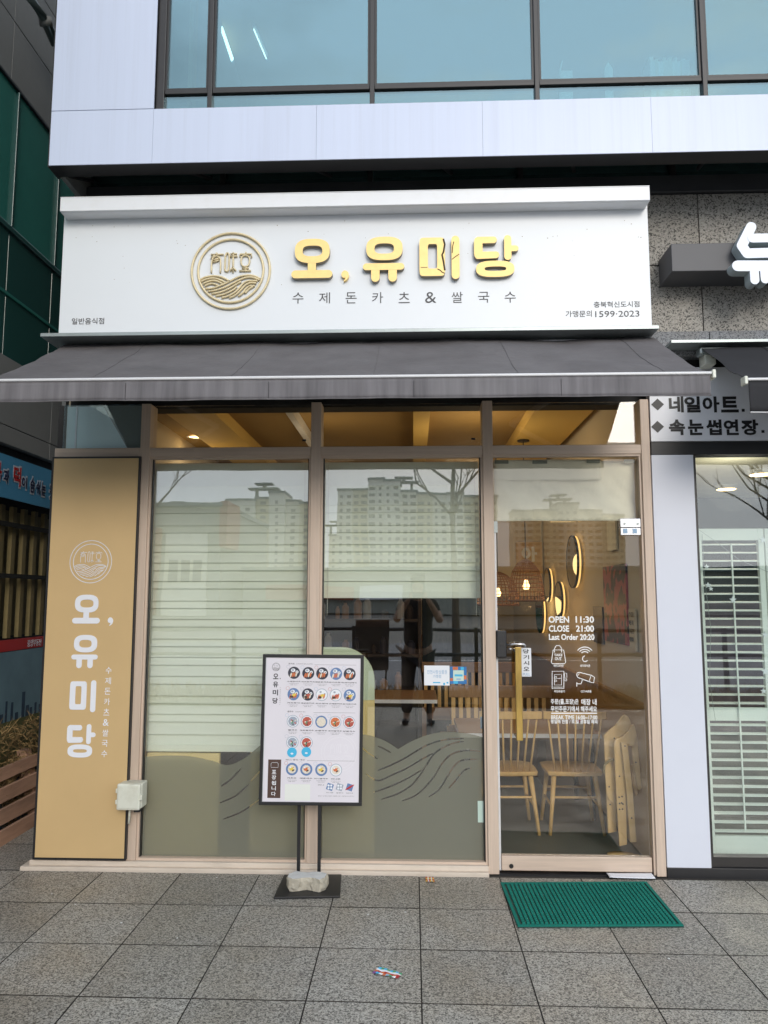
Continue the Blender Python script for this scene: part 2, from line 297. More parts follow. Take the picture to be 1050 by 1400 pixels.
class MB:
    def __init__(s): s.bm = bmesh.new(); s.mats = []; s.cur = 0
    def use(s, m):
        if m not in s.mats: s.mats.append(m)
        s.cur = s.mats.index(m); return s
    def _f(s, fs):
        for f in fs: f.material_index = s.cur
        return s
    def hexa(s, p):
        v = [s.bm.verts.new(q) for q in p]
        return s._f([s.bm.faces.new([v[i] for i in f]) for f in ((0, 3, 2, 1), (4, 5, 6, 7), (0, 1, 5, 4), (1, 2, 6, 5), (2, 3, 7, 6), (3, 0, 4, 7))])
    def box(s, x0, x1, y0, y1, z0, z1):
        return s.hexa([(x0, y0, z0), (x1, y0, z0), (x1, y1, z0), (x0, y1, z0), (x0, y0, z1), (x1, y0, z1), (x1, y1, z1), (x0, y1, z1)])
    def prism(s, poly, y0, y1):
        """polygon of (x, z) pushed from y0 to y1"""
        a = [s.bm.verts.new((x, y0, z)) for x, z in poly]; b = [s.bm.verts.new((x, y1, z)) for x, z in poly]
        n = len(poly); fs = [s.bm.faces.new(a), s.bm.faces.new(b[::-1])]
        for i in range(n): fs.append(s.bm.faces.new((a[i], b[i], b[(i + 1) % n], a[(i + 1) % n])))
        return s._f(fs)
    def ringprism(s, outer, inner, y0, y1):
        n = len(outer); V = lambda pl, y: [s.bm.verts.new((x, y, z)) for x, z in pl]
        a, b, c, d = V(outer, y0), V(outer, y1), V(inner, y0), V(inner, y1); fs = []
        for i in range(n):
            j = (i + 1) % n
            fs += [s.bm.faces.new(q) for q in ((a[i], a[j], c[j], c[i]), (b[j], b[i], d[i], d[j]), (a[j], a[i], b[i], b[j]), (c[i], c[j], d[j], d[i]))]
        return s._f(fs)
    def tube(s, pts, r, n=8, r1=None, sy=1.0, closed=False):
        pts = [Vector(p) for p in pts]; m = len(pts); rings = []
        for i, p in enumerate(pts):
            if closed: t = pts[(i + 1) % m] - pts[i - 1]
            else: t = pts[min(i + 1, m - 1)] - pts[max(i - 1, 0)]
            if t.length < 1e-9: t = Vector((0, 0, 1))
            t.normalize(); u = t.cross(Vector((0, 1, 0)))
            if u.length < 0.05: u = t.cross(Vector((1, 0, 0)))
            u.normalize(); w_ = t.cross(u)
            rr = r if r1 is None else r + (r1 - r) * i / max(1, m - 1)
            ring = []
            for k in range(n):
                d = u * math.cos(2 * PI * k / n) * rr + w_ * math.sin(2 * PI * k / n) * rr
                d.y *= sy; ring.append(s.bm.verts.new(p + d))
            rings.append(ring)
        fs = []
        for i in range(m if closed else m - 1):
            a, b = rings[i], rings[(i + 1) % m]
            for k in range(n): fs.append(s.bm.faces.new((a[k], a[(k + 1) % n], b[(k + 1) % n], b[k])))
        if not closed: fs += [s.bm.faces.new(rings[0][::-1]), s.bm.faces.new(rings[-1])]
        return s._f(fs)
    def lathe(s, prof, c, n=20, sy=1.0):
        rings = [[s.bm.verts.new((c[0] + r * math.cos(2 * PI * k / n), c[1] + sy * r * math.sin(2 * PI * k / n), c[2] + z)) for k in range(n)] for r, z in prof]
        fs = []
        for a, b in zip(rings, rings[1:]):
            for k in range(n): fs.append(s.bm.faces.new((a[k], a[(k + 1) % n], b[(k + 1) % n], b[k])))
        return s._f(fs)
    def build(s, name, m=None, parent=None, bevel=0, smooth=False, mtx=None):
        bmesh.ops.recalc_face_normals(s.bm, faces=s.bm.faces)
        me = D.meshes.new(name); s.bm.to_mesh(me); s.bm.free()
        if smooth:
            for p in me.polygons: p.use_smooth = True
        for k in ([m] if m else s.mats): me.materials.append(M[k] if isinstance(k, str) else k)
        o = place(name, me, parent, mtx=mtx)
        if bevel:
            b = o.modifiers.new('bevel', 'BEVEL'); b.width = bevel; b.segments = 2; b.limit_method = 'ANGLE'
        return o
def bx(name, x0, x1, y0, y1, z0, z1, m, parent=None, bevel=0, mtx=None):
    return MB().box(x0, x1, y0, y1, z0, z1).build(name, m, parent, bevel, mtx=mtx)
def shellbox(name, rect, y0, y1, m, parent=None, bevel=0):
    return bx(name, rect[0], rect[1], y0, y1, rect[2], rect[3], m, parent, bevel)

FR = Matrix.Rotation(PI / 2, 4, 'X')
TS = D.scenes.new('lettering_workbench'); TXT = {}
def text_mesh(s, bold=0.0, ext=0.0):
    key = (s, bold, ext)
    if key in TXT: return TXT[key].copy()
    cu = D.curves.new('txt', 'FONT'); cu.body = s; cu.offset = bold; cu.extrude = ext; cu.resolution_u = 3
    cu.align_x = 'LEFT'
    o = D.objects.new('txt', cu); TS.collection.objects.link(o)
    with bpy.context.temp_override(scene=TS, view_layer=TS.view_layers[0]): dg = bpy.context.evaluated_depsgraph_get()
    me = D.meshes.new_from_object(o.evaluated_get(dg))
    D.objects.remove(o); D.curves.remove(cu)
    me.materials.clear(); TXT[key] = me
    return me.copy()
def text_fit(name, s, x0, x1, z0, z1, y, m, parent, bold=0.0, thick=0.0015, frame=None):
    """write s so its ink fills the rectangle on plane y (or in the plane of `frame`: a matrix whose X, Z span it)"""
    me = text_mesh(s, bold, 0.5)
    if not len(me.vertices): return None
    xs = [v.co.x for v in me.vertices]; ys = [v.co.y for v in me.vertices]
    a, b, c, d = min(xs), max(xs), min(ys), max(ys)
    for v in me.vertices:
        v.co = Vector((x0 + (v.co.x - a) / max(1e-6, b - a) * (x1 - x0), y - v.co.z * thick - thick / 2, z0 + (v.co.y - c) / max(1e-6, d - c) * (z1 - z0)))
    me.materials.append(M[m])
    return place(name, me, parent, mtx=frame)
def text_uv(name, s, u0, u1, v0, v1, y, m, parent, **k):
    xa, za = at(u0, v1, y); xb, zb = at(u1, v0, y)
    return text_fit(name, s, xa, xb, za, zb, y, m, parent, **k)

def pill(x0, z0, x1, z1, w_, n=8):
    a = math.atan2(z1 - z0, x1 - x0); r = w_ / 2; p = []
    for k in range(n + 1): t = a - PI / 2 + PI * k / n; p.append((x1 + r * math.cos(t), z1 + r * math.sin(t)))
    for k in range(n + 1): t = a + PI / 2 + PI * k / n; p.append((x0 + r * math.cos(t), z0 + r * math.sin(t)))
    return p
def sup(cx, cz, rx, rz, e=2.6, n=40):
    p = []
    for k in range(n):
        t = 2 * PI * k / n; c, s_ = math.cos(t), math.sin(t)
        p.append((cx + rx * math.copysign(abs(c) ** (2 / e), c), cz + rz * math.copysign(abs(s_) ** (2 / e), s_)))
    return p
GL = {
 'o': [('r', .505, .69, .425, .31, .51, .69, .24, .135), ('q', .4, .6, .15, .42), ('h', 0, 1, 0, .2)],
 'yu': [('r', .52, .737, .44, .263, .515, .735, .235, .115), ('h', 0, 1, .26, .41), ('v', .2, .405, 0, .38), ('v', .615, .82, 0, .38)],
 'mi': [('r', .32, .52, .32, .445, .328, .53, .115, .283, 9), ('v', .8, 1, 0, 1)],
 'dang': [('c',), ('v', .68, .84, .40, 1), ('h', .76, 1, .61, .75), ('r', .475, .195, .425, .195, .48, .197, .24, .053)],
}
def glyph(k, x0, x1, z0, z1, yb, yf, m, parent, sidem=None, name='letter'):
    """rounded logo syllable; faces at yf (towards the street), back at yb"""
    W_, H_ = x1 - x0, z1 - z0; b = MB()
    if sidem: b.use(sidem); b.use(m)
    X = lambda x: x0 + x * W_
    Z = lambda z: z0 + z * H_
    for i, s_ in enumerate(GL[k]):
        yy = yf + 0.0005 * i
        if s_[0] == 'r':
            e = s_[9] if len(s_) > 9 else 2.7
            o = [(X(a), Z(c)) for a, c in sup(s_[1], s_[2], s_[3], s_[4], e)]
            q = [(X(a), Z(c)) for a, c in sup(s_[5], s_[6], s_[7], s_[8], e if e > 5 else 2.9)]
            b.ringprism(o, q, yy, yb)
        elif s_[0] == 'q': b.prism([(X(s_[1]), Z(s_[3])), (X(s_[2]), Z(s_[3])), (X(s_[2]), Z(s_[4])), (X(s_[1]), Z(s_[4]))], yy, yb)
        elif s_[0] == 'h':
            w_ = (s_[4] - s_[3]) * H_; b.prism(pill(X(s_[1]) + w_ / 2, Z((s_[3] + s_[4]) / 2), X(s_[2]) - w_ / 2, Z((s_[3] + s_[4]) / 2), w_), yy, yb)
        elif s_[0] == 'v':
            w_ = (s_[2] - s_[1]) * W_; b.prism(pill(X((s_[1] + s_[2]) / 2), Z(s_[3]) + w_ / 2, X((s_[1] + s_[2]) / 2), Z(s_[4]) - w_ / 2, w_), yy, yb)
        elif s_[0] == 'c':
            p = [(.06, .44), (.02, .50), (.01, .56), (.01, .86), (.03, .93), (.09, .97), (.46, .97), (.50, .95), (.525, .89), (.50, .83), (.46, .81), (.2, .81), (.2, .61), (.50, .61), (.55, .59), (.572, .53), (.55, .47), (.50, .445), (.1, .435)]
            b.prism([(X(a), Z(c)) for a, c in p][::-1], yy, yb)
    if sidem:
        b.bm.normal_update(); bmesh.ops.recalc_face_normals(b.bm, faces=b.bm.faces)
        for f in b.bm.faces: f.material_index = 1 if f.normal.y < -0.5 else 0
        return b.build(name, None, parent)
    return b.build(name, m, parent)
def comma(x0, x1, z0, z1, yb, yf, m, parent, sidem=None):
    W_, H_ = x1 - x0, z1 - z0
    p = [(.0, .62), (.1, .85), (.35, 1), (.65, .98), (.92, .8), (1, .55), (.9, .3), (.65, .1), (.35, 0), (.3, .06), (.5, .2), (.55, .34), (.3, .33), (.08, .45)]
    b = MB(); b.prism([(x0 + a * W_, z0 + c * H_) for a, c in p][::-1], yf, yb); return b.build('comma', m, parent)
EMB = dict(
 chars=[[(265,300),(405,300)],[(335,280),(300,315),(265,345)],[(275,510),(275,400),(290,340),(330,320),(365,340),(375,400),(375,510)],[(290,365),(355,345)],[(290,390),(355,368)],
  [(425,330),(425,470),(440,495),(463,480),(470,330),(455,285),(435,295),(425,330)],[(485,295),(555,295)],[(480,325),(560,325)],[(515,280),(515,510)],[(515,450),(485,492)],[(515,450),(548,490)],
  [(590,330),(590,300),(718,300),(718,340)],[(655,278),(655,300)],[(650,315),(685,330),(698,380),(685,430),(650,445),(615,430),(602,380),(615,330),(650,315)],[(650,445),(650,490)],[(615,465),(690,465)],[(585,493),(715,493)]],
 waves=[[(150,592),(200,562),(280,547),(370,555),(440,585),(482,612)],[(163,612),(215,585),(290,573),(360,588),(440,628)],[(183,638),(235,612),(300,600),(350,612),(402,640)],[(203,662),(245,642),(290,634),(350,655)],
  [(215,692),(300,685),(400,650),(500,600),(600,555),(700,545),(770,560),(818,588)],[(245,724),(330,712),(440,675),(520,634),(600,592),(680,568),(750,575),(812,602)],[(283,752),(380,735),(480,695),(560,645),(608,618)],
  [(330,777),(430,757),(520,712),(560,676)],[(395,799),(470,780),(540,740),(590,690),(630,640),(690,610),(790,612)],[(480,803),(540,777),(590,732),(630,686),(670,650),(720,632),(778,640)],[(580,784),(630,747),(660,702),(705,668),(762,668)],[(655,750),(690,710),(742,675)]])
def smooth_path(p, n=4):
    if len(p) < 3: return p
    o = []
    for i in range(len(p) - 1):
        p0, p1, p2, p3 = p[max(i - 1, 0)], p[i], p[i + 1], p[min(i + 2, len(p) - 1)]
        for k in range(n):
            t = k / n; o.append(tuple(0.5 * (2 * p1[j] + (p2[j] - p0[j]) * t + (2 * p0[j] - 5 * p1[j] + 4 * p2[j] - p3[j]) * t * t + (3 * p1[j] - p0[j] - 3 * p2[j] + p3[j]) * t ** 3) for j in (0, 1)))
    o.append(p[-1]); return o
def emblem(cx, cz, R, y, lw, m, parent, sy=1.0, n=6):
    e = empty('emblem', (cx, y, cz)); e.parent = parent; e.location = Vector((cx, y, cz)) - wl(parent)
    T = lambda p: (cx + (p[0] - 490) / 435 * R, y, cz + (490 - p[1]) / 435 * R)
    for rr in (1.0, 0.835):
        b = MB(); b.tube([(cx + rr * R * math.cos(t * 2 * PI / 64), y, cz + rr * R * math.sin(t * 2 * PI / 64)) for t in range(64)], lw * 1.15, n, sy=sy, closed=True)
        b.build('ring', m, e, smooth=True)
    b = MB()
    for p in EMB['waves']: b.tube([T(q) for q in smooth_path(p)], lw, n, sy=sy)
    b.build('wave_pattern', m, e, smooth=True)
    b = MB()
    for p in EMB['chars']: b.tube([T(q) for q in (smooth_path(p, 3) if len(p) > 5 else p)], lw * 0.8, n, sy=sy * 1.3)
    b.build('character', m, e, smooth=True)
    return e

# ================================================================== GROUND
S = 0.43
pav = bx('pavement', -9, 9, -6.2, 0.03, -0.12, -0.006, 'joint'); tag(pav, 'grey granite slab pavement in front of the shop', kind='structure')
bx('side_pavement', -9, -2.16, 0.0302, 3.0, -0.12, -0.006, 'joint'); tag(D.objects['side_pavement'], 'paved gap beside the shop', kind='structure')
tiles = []
def tile_mesh(w_, d_):
    b = MB(); b.box(0, w_, 0.001, d_ - 0.001, -0.02, 0.0)
    me = D.meshes.new('paving_tile'); b.bm.normal_update()
    for f in b.bm.faces: f.material_index = 0 if abs(f.normal.z) > .5 else 1
    b.bm.to_mesh(me); b.bm.free(); me.materials.append(M['tile']); me.materials.append(M['joint']); return me
g_ = 0.0028
tm = tile_mesh(S - 2 * g_, S - 2 * g_); tmh = tile_mesh(S - 2 * g_, 0.425 - 2 * g_)
first = True
for r in range(-3, 6):
    for k in range(-8, 7):
        y1 = -0.465 - r * S
        if r < 0 and k * S > -2.17 and not (r == -1): continue
        if r == -1:
            me, yy = tmh, -0.46
        else: me, yy = tm, y1 - S
        if r < -1 and k > -6: continue
        o = D.objects.new('paving_tile', me); col.objects.link(o); o.parent = pav
        o.location = Vector((k * S + g_, (-0.465 if r == -1 else yy) + g_, random.uniform(-0.0008, 0.0008))) - wl(pav)
# the rest of the slabs, where one cannot tell them apart
b = MB()
for r in range(6, 13):
    for k in range(-14, 14):
        b.box(k * S + g_, (k + 1) * S - g_, -0.465 - (r + 1) * S + g_, -0.465 - r * S - g_, -0.005, 0)
for r in range(-3, 6):
    if r == -2 or r == -3: continue
    for k in list(range(-14, -8)) + list(range(7, 14)):
        d_ = 0.425 if r == -1 else S; y1 = -0.465 - r * S if r >= 0 else -0.035
        b.box(k * S + g_, (k + 1) * S - g_, y1 - d_ + g_, y1 - g_, -0.005, 0)
o = b.build('far_slabs', 'tile', pav); o['kind'] = 'stuff'
M['grass'] = mat('dry_verge', (0.17, 0.12, 0.055), 0.95, var=0.5, scale=6, dirt=(0.06, 0.075, 0.03), dscale=3)
M['asph'] = mat('asphalt', (0.22, 0.225, 0.24), 0.85, var=0.15, scale=3)
M['earth'] = mat('far_ground', (0.20, 0.19, 0.17), 0.95, var=0.2, scale=0.2)
o = bx('verge', -40, 40, -7.6, -6.2, -0.12, 0.03, 'grass'); tag(o, 'strip of dry grass along the street', kind='structure')
o = bx('kerb', -40, 40, -7.75, -7.6, -0.12, 0.04, 'ledge'); tag(o, 'granite kerb along the road', kind='structure')
o = bx('road', -300, 300, -22, -7.75, -0.2, -0.09, 'asph'); tag(o, 'grey asphalt road', kind='structure')
o = bx('road_marking', -300, 300, -15.0, -14.85, -0.09, -0.085, 'white'); tag(o, 'white lane line', kind='structure')
b = MB(); b.box(-900, 900, -900, -22, -0.3, -0.1); b.box(-900, -9, -22, 300, -0.4, -0.21); b.box(9, 900, -22, 300, -0.4, -0.21); b.box(-9, 9, 8, 300, -0.4, -0.21)
o = b.build('ground', 'earth'); tag(o, 'flat open ground around the street', kind='structure')

# ================================================================== OFFICE BUILDING (the block the shop is in)
bl = empty('office_block', (0, 0, 0), 'white panelled office block with teal upper windows above the restaurant', 'building')
YF = -0.45
xl, zb = -2.02, 3.848; zt = 4.166
for i in range(7):   # lower row of white cladding panels
    x0 = xl if i == 0 else -1.446 + (i - 1) * 0.902
    x1 = -1.446 + i * 0.902
    shellbox('white_panel', (x0 + 0.0006, x1 - 0.0006, zb, zt - 0.0015), YF, YF + 0.006, 'fascia', bl)
shellbox('white_panel', (xl + 0.0006, -1.446, zt + 0.0025, 6.6), YF, YF + 0.006, 'fascia', bl)
bx('backing', xl + 0.001, 3.9, YF + 0.0065, YF + 0.12, zb + 0.001, zt, 'black', bl)
bx('backing', xl + 0.001, -1.4465, YF + 0.0065, YF + 0.12, zt + 0.001, 6.6, 'black', bl)
bx('end_trim', xl - 0.012, xl, YF + 0.012, YF + 0.14, zb, 6.6, 'darkbrown', bl)
bx('side_wall', xl - 0.01, xl + 0.02, YF + 0.141, 6.9, zb + 0.02, 6.6, 'concrete', bl)
bx('upper_roof', xl - 0.01, 4.0, -0.3, 6.9, 6.601, 6.8, 'concrete', bl)
# upper curtain wall: dark mullions, each pane on its own
mx_ = [-1.145 + 0.903 * i for i in range(-0, 6)]
ze = 4.285
def frame_bar(name, x0, x1, z0, z1, y0=-0.425, y1=-0.35): return bx(name, x0, x1, y0, y1, z0, z1, 'darkbrown', bl, 0.003)
frame_bar('mullion', -1.4455, -1.40, zt + 0.002, 6.6)
for x in mx_: frame_bar('mullion', x - 0.013, x + 0.013, zt + 0.002, 6.6)
edges = [-1.40] + mx_
for i in range(len(edges) - 1):
    x0 = edges[i] + (0 if i == 0 else 0.013); x1 = edges[i + 1] - 0.013
    frame_bar('transom', x0, x1, ze - 0.010, ze + 0.014, -0.415)
    frame_bar('transom', x0, x1, zt + 0.002, zt + 0.010, -0.415)
    frame_bar('transom', x0, x1, 5.5, 5.54, -0.43)
    wn_ = bx('window', x0, x0 + 0.012, -0.412, -0.38, ze + 0.014, 5.5, 'darkbrown', bl)   # slim sash of the pane
    bx('sash', x1 - 0.012, x1, -0.412, -0.38, ze + 0.014, 5.5, 'darkbrown', wn_)
    bx('sash', x0 + 0.012, x1 - 0.012, -0.412, -0.38, ze + 0.014, ze + 0.026, 'darkbrown', wn_)
    bx('pane', x0 + 0.012, x1 - 0.012, -0.400, -0.392, ze + 0.026, 5.5, 'upglass', wn_)
    bx('pane', x0, x1, -0.400, -0.392, zt + 0.010, ze - 0.010, 'upglass', bl)
    bx('pane', x0, x1, -0.400, -0.392, 5.54, 6.6, 'upglass', bl)
bx('inner_column', -1.398, -1.30, -.33, -.2, zt + .01, 5.7, 'darkbrown', bl); bx('inner_column', -1.299, -1.275, -.33, -.25, zt + .01, 5.7, 'bar', bl)
# the room upstairs
M['uproom'] = mat('upstairs_wall', (0.10, 0.14, 0.14), 0.8, var=0.2, scale=1.2)
b = MB(); b.box(-1.44, 3.9, 3.0, 3.1, 3.98, 6.6); b.box(xl + 0.03, 3.9, -0.32, 3.0, zt - 0.1, zt - 0.002); b.box(-1.46, -1.44, -0.32, 3.0, zt, 6.6); b.box(3.9, 3.95, -0.32, 3.0, zt, 6.6)
b.build('upstairs_room', 'uproom', bl)
bx('upstairs_ceiling', -1.44, 3.9, -0.3, 3.0, 5.75, 5.8, 'ceil', bl)
# beam and glazed strip between sign and cladding
M['beamgrey'] = mat('beam_paint', (0.045, 0.047, 0.05), 0.4, var=0.2, scale=4); bx('beam', -2.075, 3.9, -0.02, 0.10, 3.86, 3.965, 'beamgrey', bl, 0.004)
for i in range(7):
    x0 = -2.06 + 0.9 * i
    bx('strip_pane', x0, x0 + 0.87, 0.03, 0.04, 3.965, 4.1, 'stripglass', bl)
    bx('strip_mullion', x0 + 0.87, x0 + 0.90, -0.0, 0.06, 3.965, 4.1, 'darkbrown', bl)
for i in range(9):
    x0 = -1.98 + 0.72 * i
    b = MB(); b.tube([(x0 - 0.04, -0.33, 3.87), (x0 + 0.03, -0.05, 3.985)], 0.012, 6); b.build('bracket', 'black', bl)
# a few pale pipes glinting behind the strip
b = MB()
for u in (410, 590, 613, 780, 850, 900): 
    x, z = at(u, 245, 0.2); b.box(x - 0.012, x + 0.012, 0.2, 0.22, 3.97, 4.05)
b.build('pale_hanger', 'greyalu', bl)
bx('strip_back', -2.06, 3.9, 0.6, 0.62, 3.90, 4.15, 'greyalu', bl)
# granite slabs to the right of the sign
xj = at(956, 320, 0)[0]; zj = at(940, 362, 0)[1]; zl = at(960, 455, 0)[1]
xs = [1.0, xj, xj + 0.95, xj + 1.9]
for a in range(3):
    for zz0, zz1 in ((zl, zj), (zj, 3.858)):
        shellbox('stone_slab', (xs[a] + 0.003, xs[a + 1] - 0.003, zz0 + 0.003, zz1 - 0.003), 0.0 + random.uniform(0, 0.002), 0.04, 'stone', bl, 0.0015)
bx('stone_backing', -2.06, 3.9, 0.0405, 0.12, 2.93, 3.86, 'joint', bl)
xa = 1.31
for i in range(3):
    bx('ledge_stone', xj + 0.02 + (i - 1) * 0.95 + 0.002, xj + 0.02 + i * 0.95 - 0.002, -0.03, 0.12, 2.865, zl, 'ledge', bl, 0.003)
bx('wall_behind_sign', -2.07, 1.0, 0.0, 0.04, 2.66, 3.858, 'concrete', bl)
bx('lintel', -2.1, 3.9, 0.12, 0.25, 2.62, 4.16, 'soot', bl)
bx('flank_wall', -2.16, -2.135, 0.13, 6.9, 0, 3.86, 'concrete', bl)
bx('rear_wall', -2.16, 4.0, 6.8, 6.9, 0, 6.6, 'concrete', bl)

# ================================================================== SHOP INTERIOR (setting)
def struct(o, label): return tag(o, label, kind='structure')
struct(bx('interior_floor', -2.1, 1.42, 0.12, 6.8, -0.1, 0.0, 'floorin'), 'dark grey floor inside the restaurant')
struct(bx('interior_ceiling', -2.1, 1.42, 0.26, 6.8, 2.9, 2.95, 'ceil'), 'brown ceiling inside the restaurant')
iw = struct(bx('interior_wall', 1.32, 1.40, 0.14, 6.75, 0.86, 2.9, 'wallin'), 'cream side wall of the restaurant')
bx('dado', 1.30, 1.40, 0.14, 6.75, 0.0, 0.857, 'dado', iw)
bx('dado_cap', 1.285, 1.319, 0.14, 6.75, 0.8575, 0.875, 'dado', iw)
struct(bx('interior_wall', -2.1, 1.319, 6.0, 6.1, 0.0, 2.9, 'wallin'), 'cream rear wall of the restaurant')
struct(bx('interior_wall', -2.12, -2.08, 0.14, 6.0, 0.0, 2.9, 'wallin'), 'cream left wall of the restaurant')
for x0, x1 in ((-1.80, -1.45), (-0.02, 0.10), (0.84, 1.25)):
    o = bx('ceiling_beam', x0, x1, 0.3, 5.99, 2.80, 2.899, 'beam'); struct(o, 'yellow painted beam under the brown ceiling')
b = MB(); b.box(-0.95, -0.9, 0.9, 2.4, 2.82, 2.899); o = b.build('ceiling_track', 'alu'); tag(o, 'thin white track light rail on the ceiling behind the left transom window', 'light rail')
def downlight(u, v, z, lab):
    # find where the ray meets the ceiling
    a, b_ = (u - 525) / CF, -(v - 700) / CF
    d = [CR[i][0] * a + CR[i][1] + CR[i][2] * b_ for i in range(3)]; t = (z - CP[2]) / d[2]
    x, y = CP[0] + d[0] * t, CP[1] + d[1] * t
    o = empty('downlight', (x, y, z), lab, 'ceiling light')
    b = MB(); b.lathe([(0.0, -0.002), (0.055, -0.002), (0.055, 0.0), (0, 0.0)], (x, y, z)); b.build('lens', 'down', o)
    b = MB(); b.lathe([(0.058, -0.006), (0.075, -0.006), (0.075, 0.0), (0.058, 0)], (x, y, z)); b.build('trim_ring', 'alu', o)
    return x, y
spots = [downlight(827, 594, 2.895, 'small warm round downlight seen through the transom above the glass door'),
         downlight(267, 597, 2.895, 'small warm round downlight seen through the transom above the left blind')]
def lamp(x, y, z, e, r=0.12, c=(1.0, 0.80, 0.54)):
    l = D.lights.new('lamp_light', 'POINT'); l.energy = e; l.shadow_soft_size = r; l.color = c
    o = D.objects.new('lamp_light', l); col.objects.link(o); o.location = (x, y, z)
for x, y, e in ((spots[0][0], spots[0][1], 13), (spots[1][0], spots[1][1], 13), (-0.7, 1.6, 13), (0.45, 1.5, 13), (0.6, 3.6, 16), (-1.0, 3.8, 14), (0.7, 5.2, 12)):
    lamp(x, y, 2.5, e * (0.45 if y < 2.5 else 0.2) * (1.0 if x > 0.3 else 0.4), .22)

# ================================================================== SHOP FRONT (wood-look frame and glazing)
sf = empty('storefront', (0, 0, 0), 'beige wood-look framed glass front of the restaurant under the grey awning', 'shop front')
P = [(-1.6186, -1.5628), (-0.6154, -0.5566), (0.376, 0.4344), (1.2765, 1.3267)]
ZT0, ZT1 = 2.303, 2.357
for i, (a, c) in enumerate(P): bx('post', a, c, 0.0, 0.12, 0.045 if i < 2 else 0.0, 2.62, 'frame', sf, 0.003)
segs = [(P[0][1], P[1][0]), (P[1][1], P[2][0]), (P[2][1], P[3][0])]
bx('rail', -2.127, P[0][0], 0.0, 0.12, ZT0, ZT1, 'rail', sf, 0.003)
bx('end_post', -2.127, -2.09, 0.03, 0.12, ZT1, 2.62, 'darkbrown', sf)
for a, c in segs:
    bx('rail', a, c, 0.004, 0.12, ZT0, ZT1, 'rail', sf, 0.003)
    bx('bead', a, c, 0.012, 0.05, ZT0 - 0.012, ZT0, 'rail', sf)
bx('sill', -2.19, P[2][0], -0.035, 0.12, -0.02, 0.018, 'sill', sf, 0.003)
bx('sill', -2.15, P[2][0], -0.012, 0.12, 0.018, 0.045, 'sill', sf, 0.003)
for a, c in segs[:2]:
    bx('bead', a, a + 0.012, 0.014, 0.05, 0.045, ZT0 - 0.012, 'frame', sf); bx('bead', c - 0.012, c, 0.014, 0.05, 0.045, ZT0 - 0.012, 'frame', sf)
    bx('bead', a + 0.012, c - 0.012, 0.014, 0.05, 0.045, 0.057, 'rail', sf)
    bx('gasket', a + 0.012, a + 0.018, 0.03, 0.056, 0.057, ZT0 - 0.012, 'black', sf); bx('gasket', c - 0.018, c - 0.012, 0.03, 0.056, 0.057, ZT0 - 0.012, 'black', sf)
    bx('glass_pane', a + 0.003, c - 0.003, 0.058, 0.066, 0.046, ZT0 - 0.002, 'glass', sf)
M['glasstop'] = glass('transom_glass', (0.98, 0.97, 0.92), 0.04)
M['glassleft'] = glass('left_transom_glass', (0.97, 1.0, 1.0), 0.08, (0.8, 0.95, 1.0))
for a, c in segs: 
    bx('glass_pane', a, c, 0.058, 0.066, ZT1, 2.62, 'glasstop', sf)
    bx('gasket', a, c, 0.04, 0.057, ZT1, ZT1 + 0.007, 'black', sf)
bx('glass_pane', -2.09, P[0][0], 0.02, 0.028, ZT1, 2.62, 'glassleft', sf)
M['skyreflect'] = mat('painted_sky_reflection', (0.72, 0.88, 0.92), 0.6)  # pale blue board paints the reflected sky into the left transom pane
b = MB(); x0, z0 = at(103, 610, 0.035); x1, z1 = at(100, 553, 0.035)
bx('reflection_board', -2.085, P[0][0] - 0.004, 0.05, 0.06, ZT1, 2.62, 'skyreflect', sf)
xa_, za_ = at(175, 610, 0.045); xb_, zb_ = at(146, 550, 0.045)
M['greyreflect'] = mat('painted_grey_reflection', (0.26, 0.29, 0.28), 0.6)  # grey wedge is the diagonal shape of that painted reflection
MB().prism([(xa_, ZT1 + 0.001), (P[0][0] - 0.006, ZT1 + 0.001), (P[0][0] - 0.006, 2.62), (xb_ - 0.02, 2.62)], 0.044, 0.0495).build('reflection_board', 'greyreflect', sf)
bx('reflection_strip', x0 - 0.008, x0, 0.04, 0.0495, ZT1, 2.62, 'vinyl', sf)  # white edge line of the painted reflection
# small maker's stamps in the corners of the panes
for u, v in ((188, 601), (416, 602), (647, 600), (658, 583)):
    x, z = at(u, v, 0.057)
    if u != 658: MB().box(x - 0.011, x + 0.011, 0.0565, 0.0575, z - 0.006, z + 0.006).build('glass_stamp', 'ink', sf)
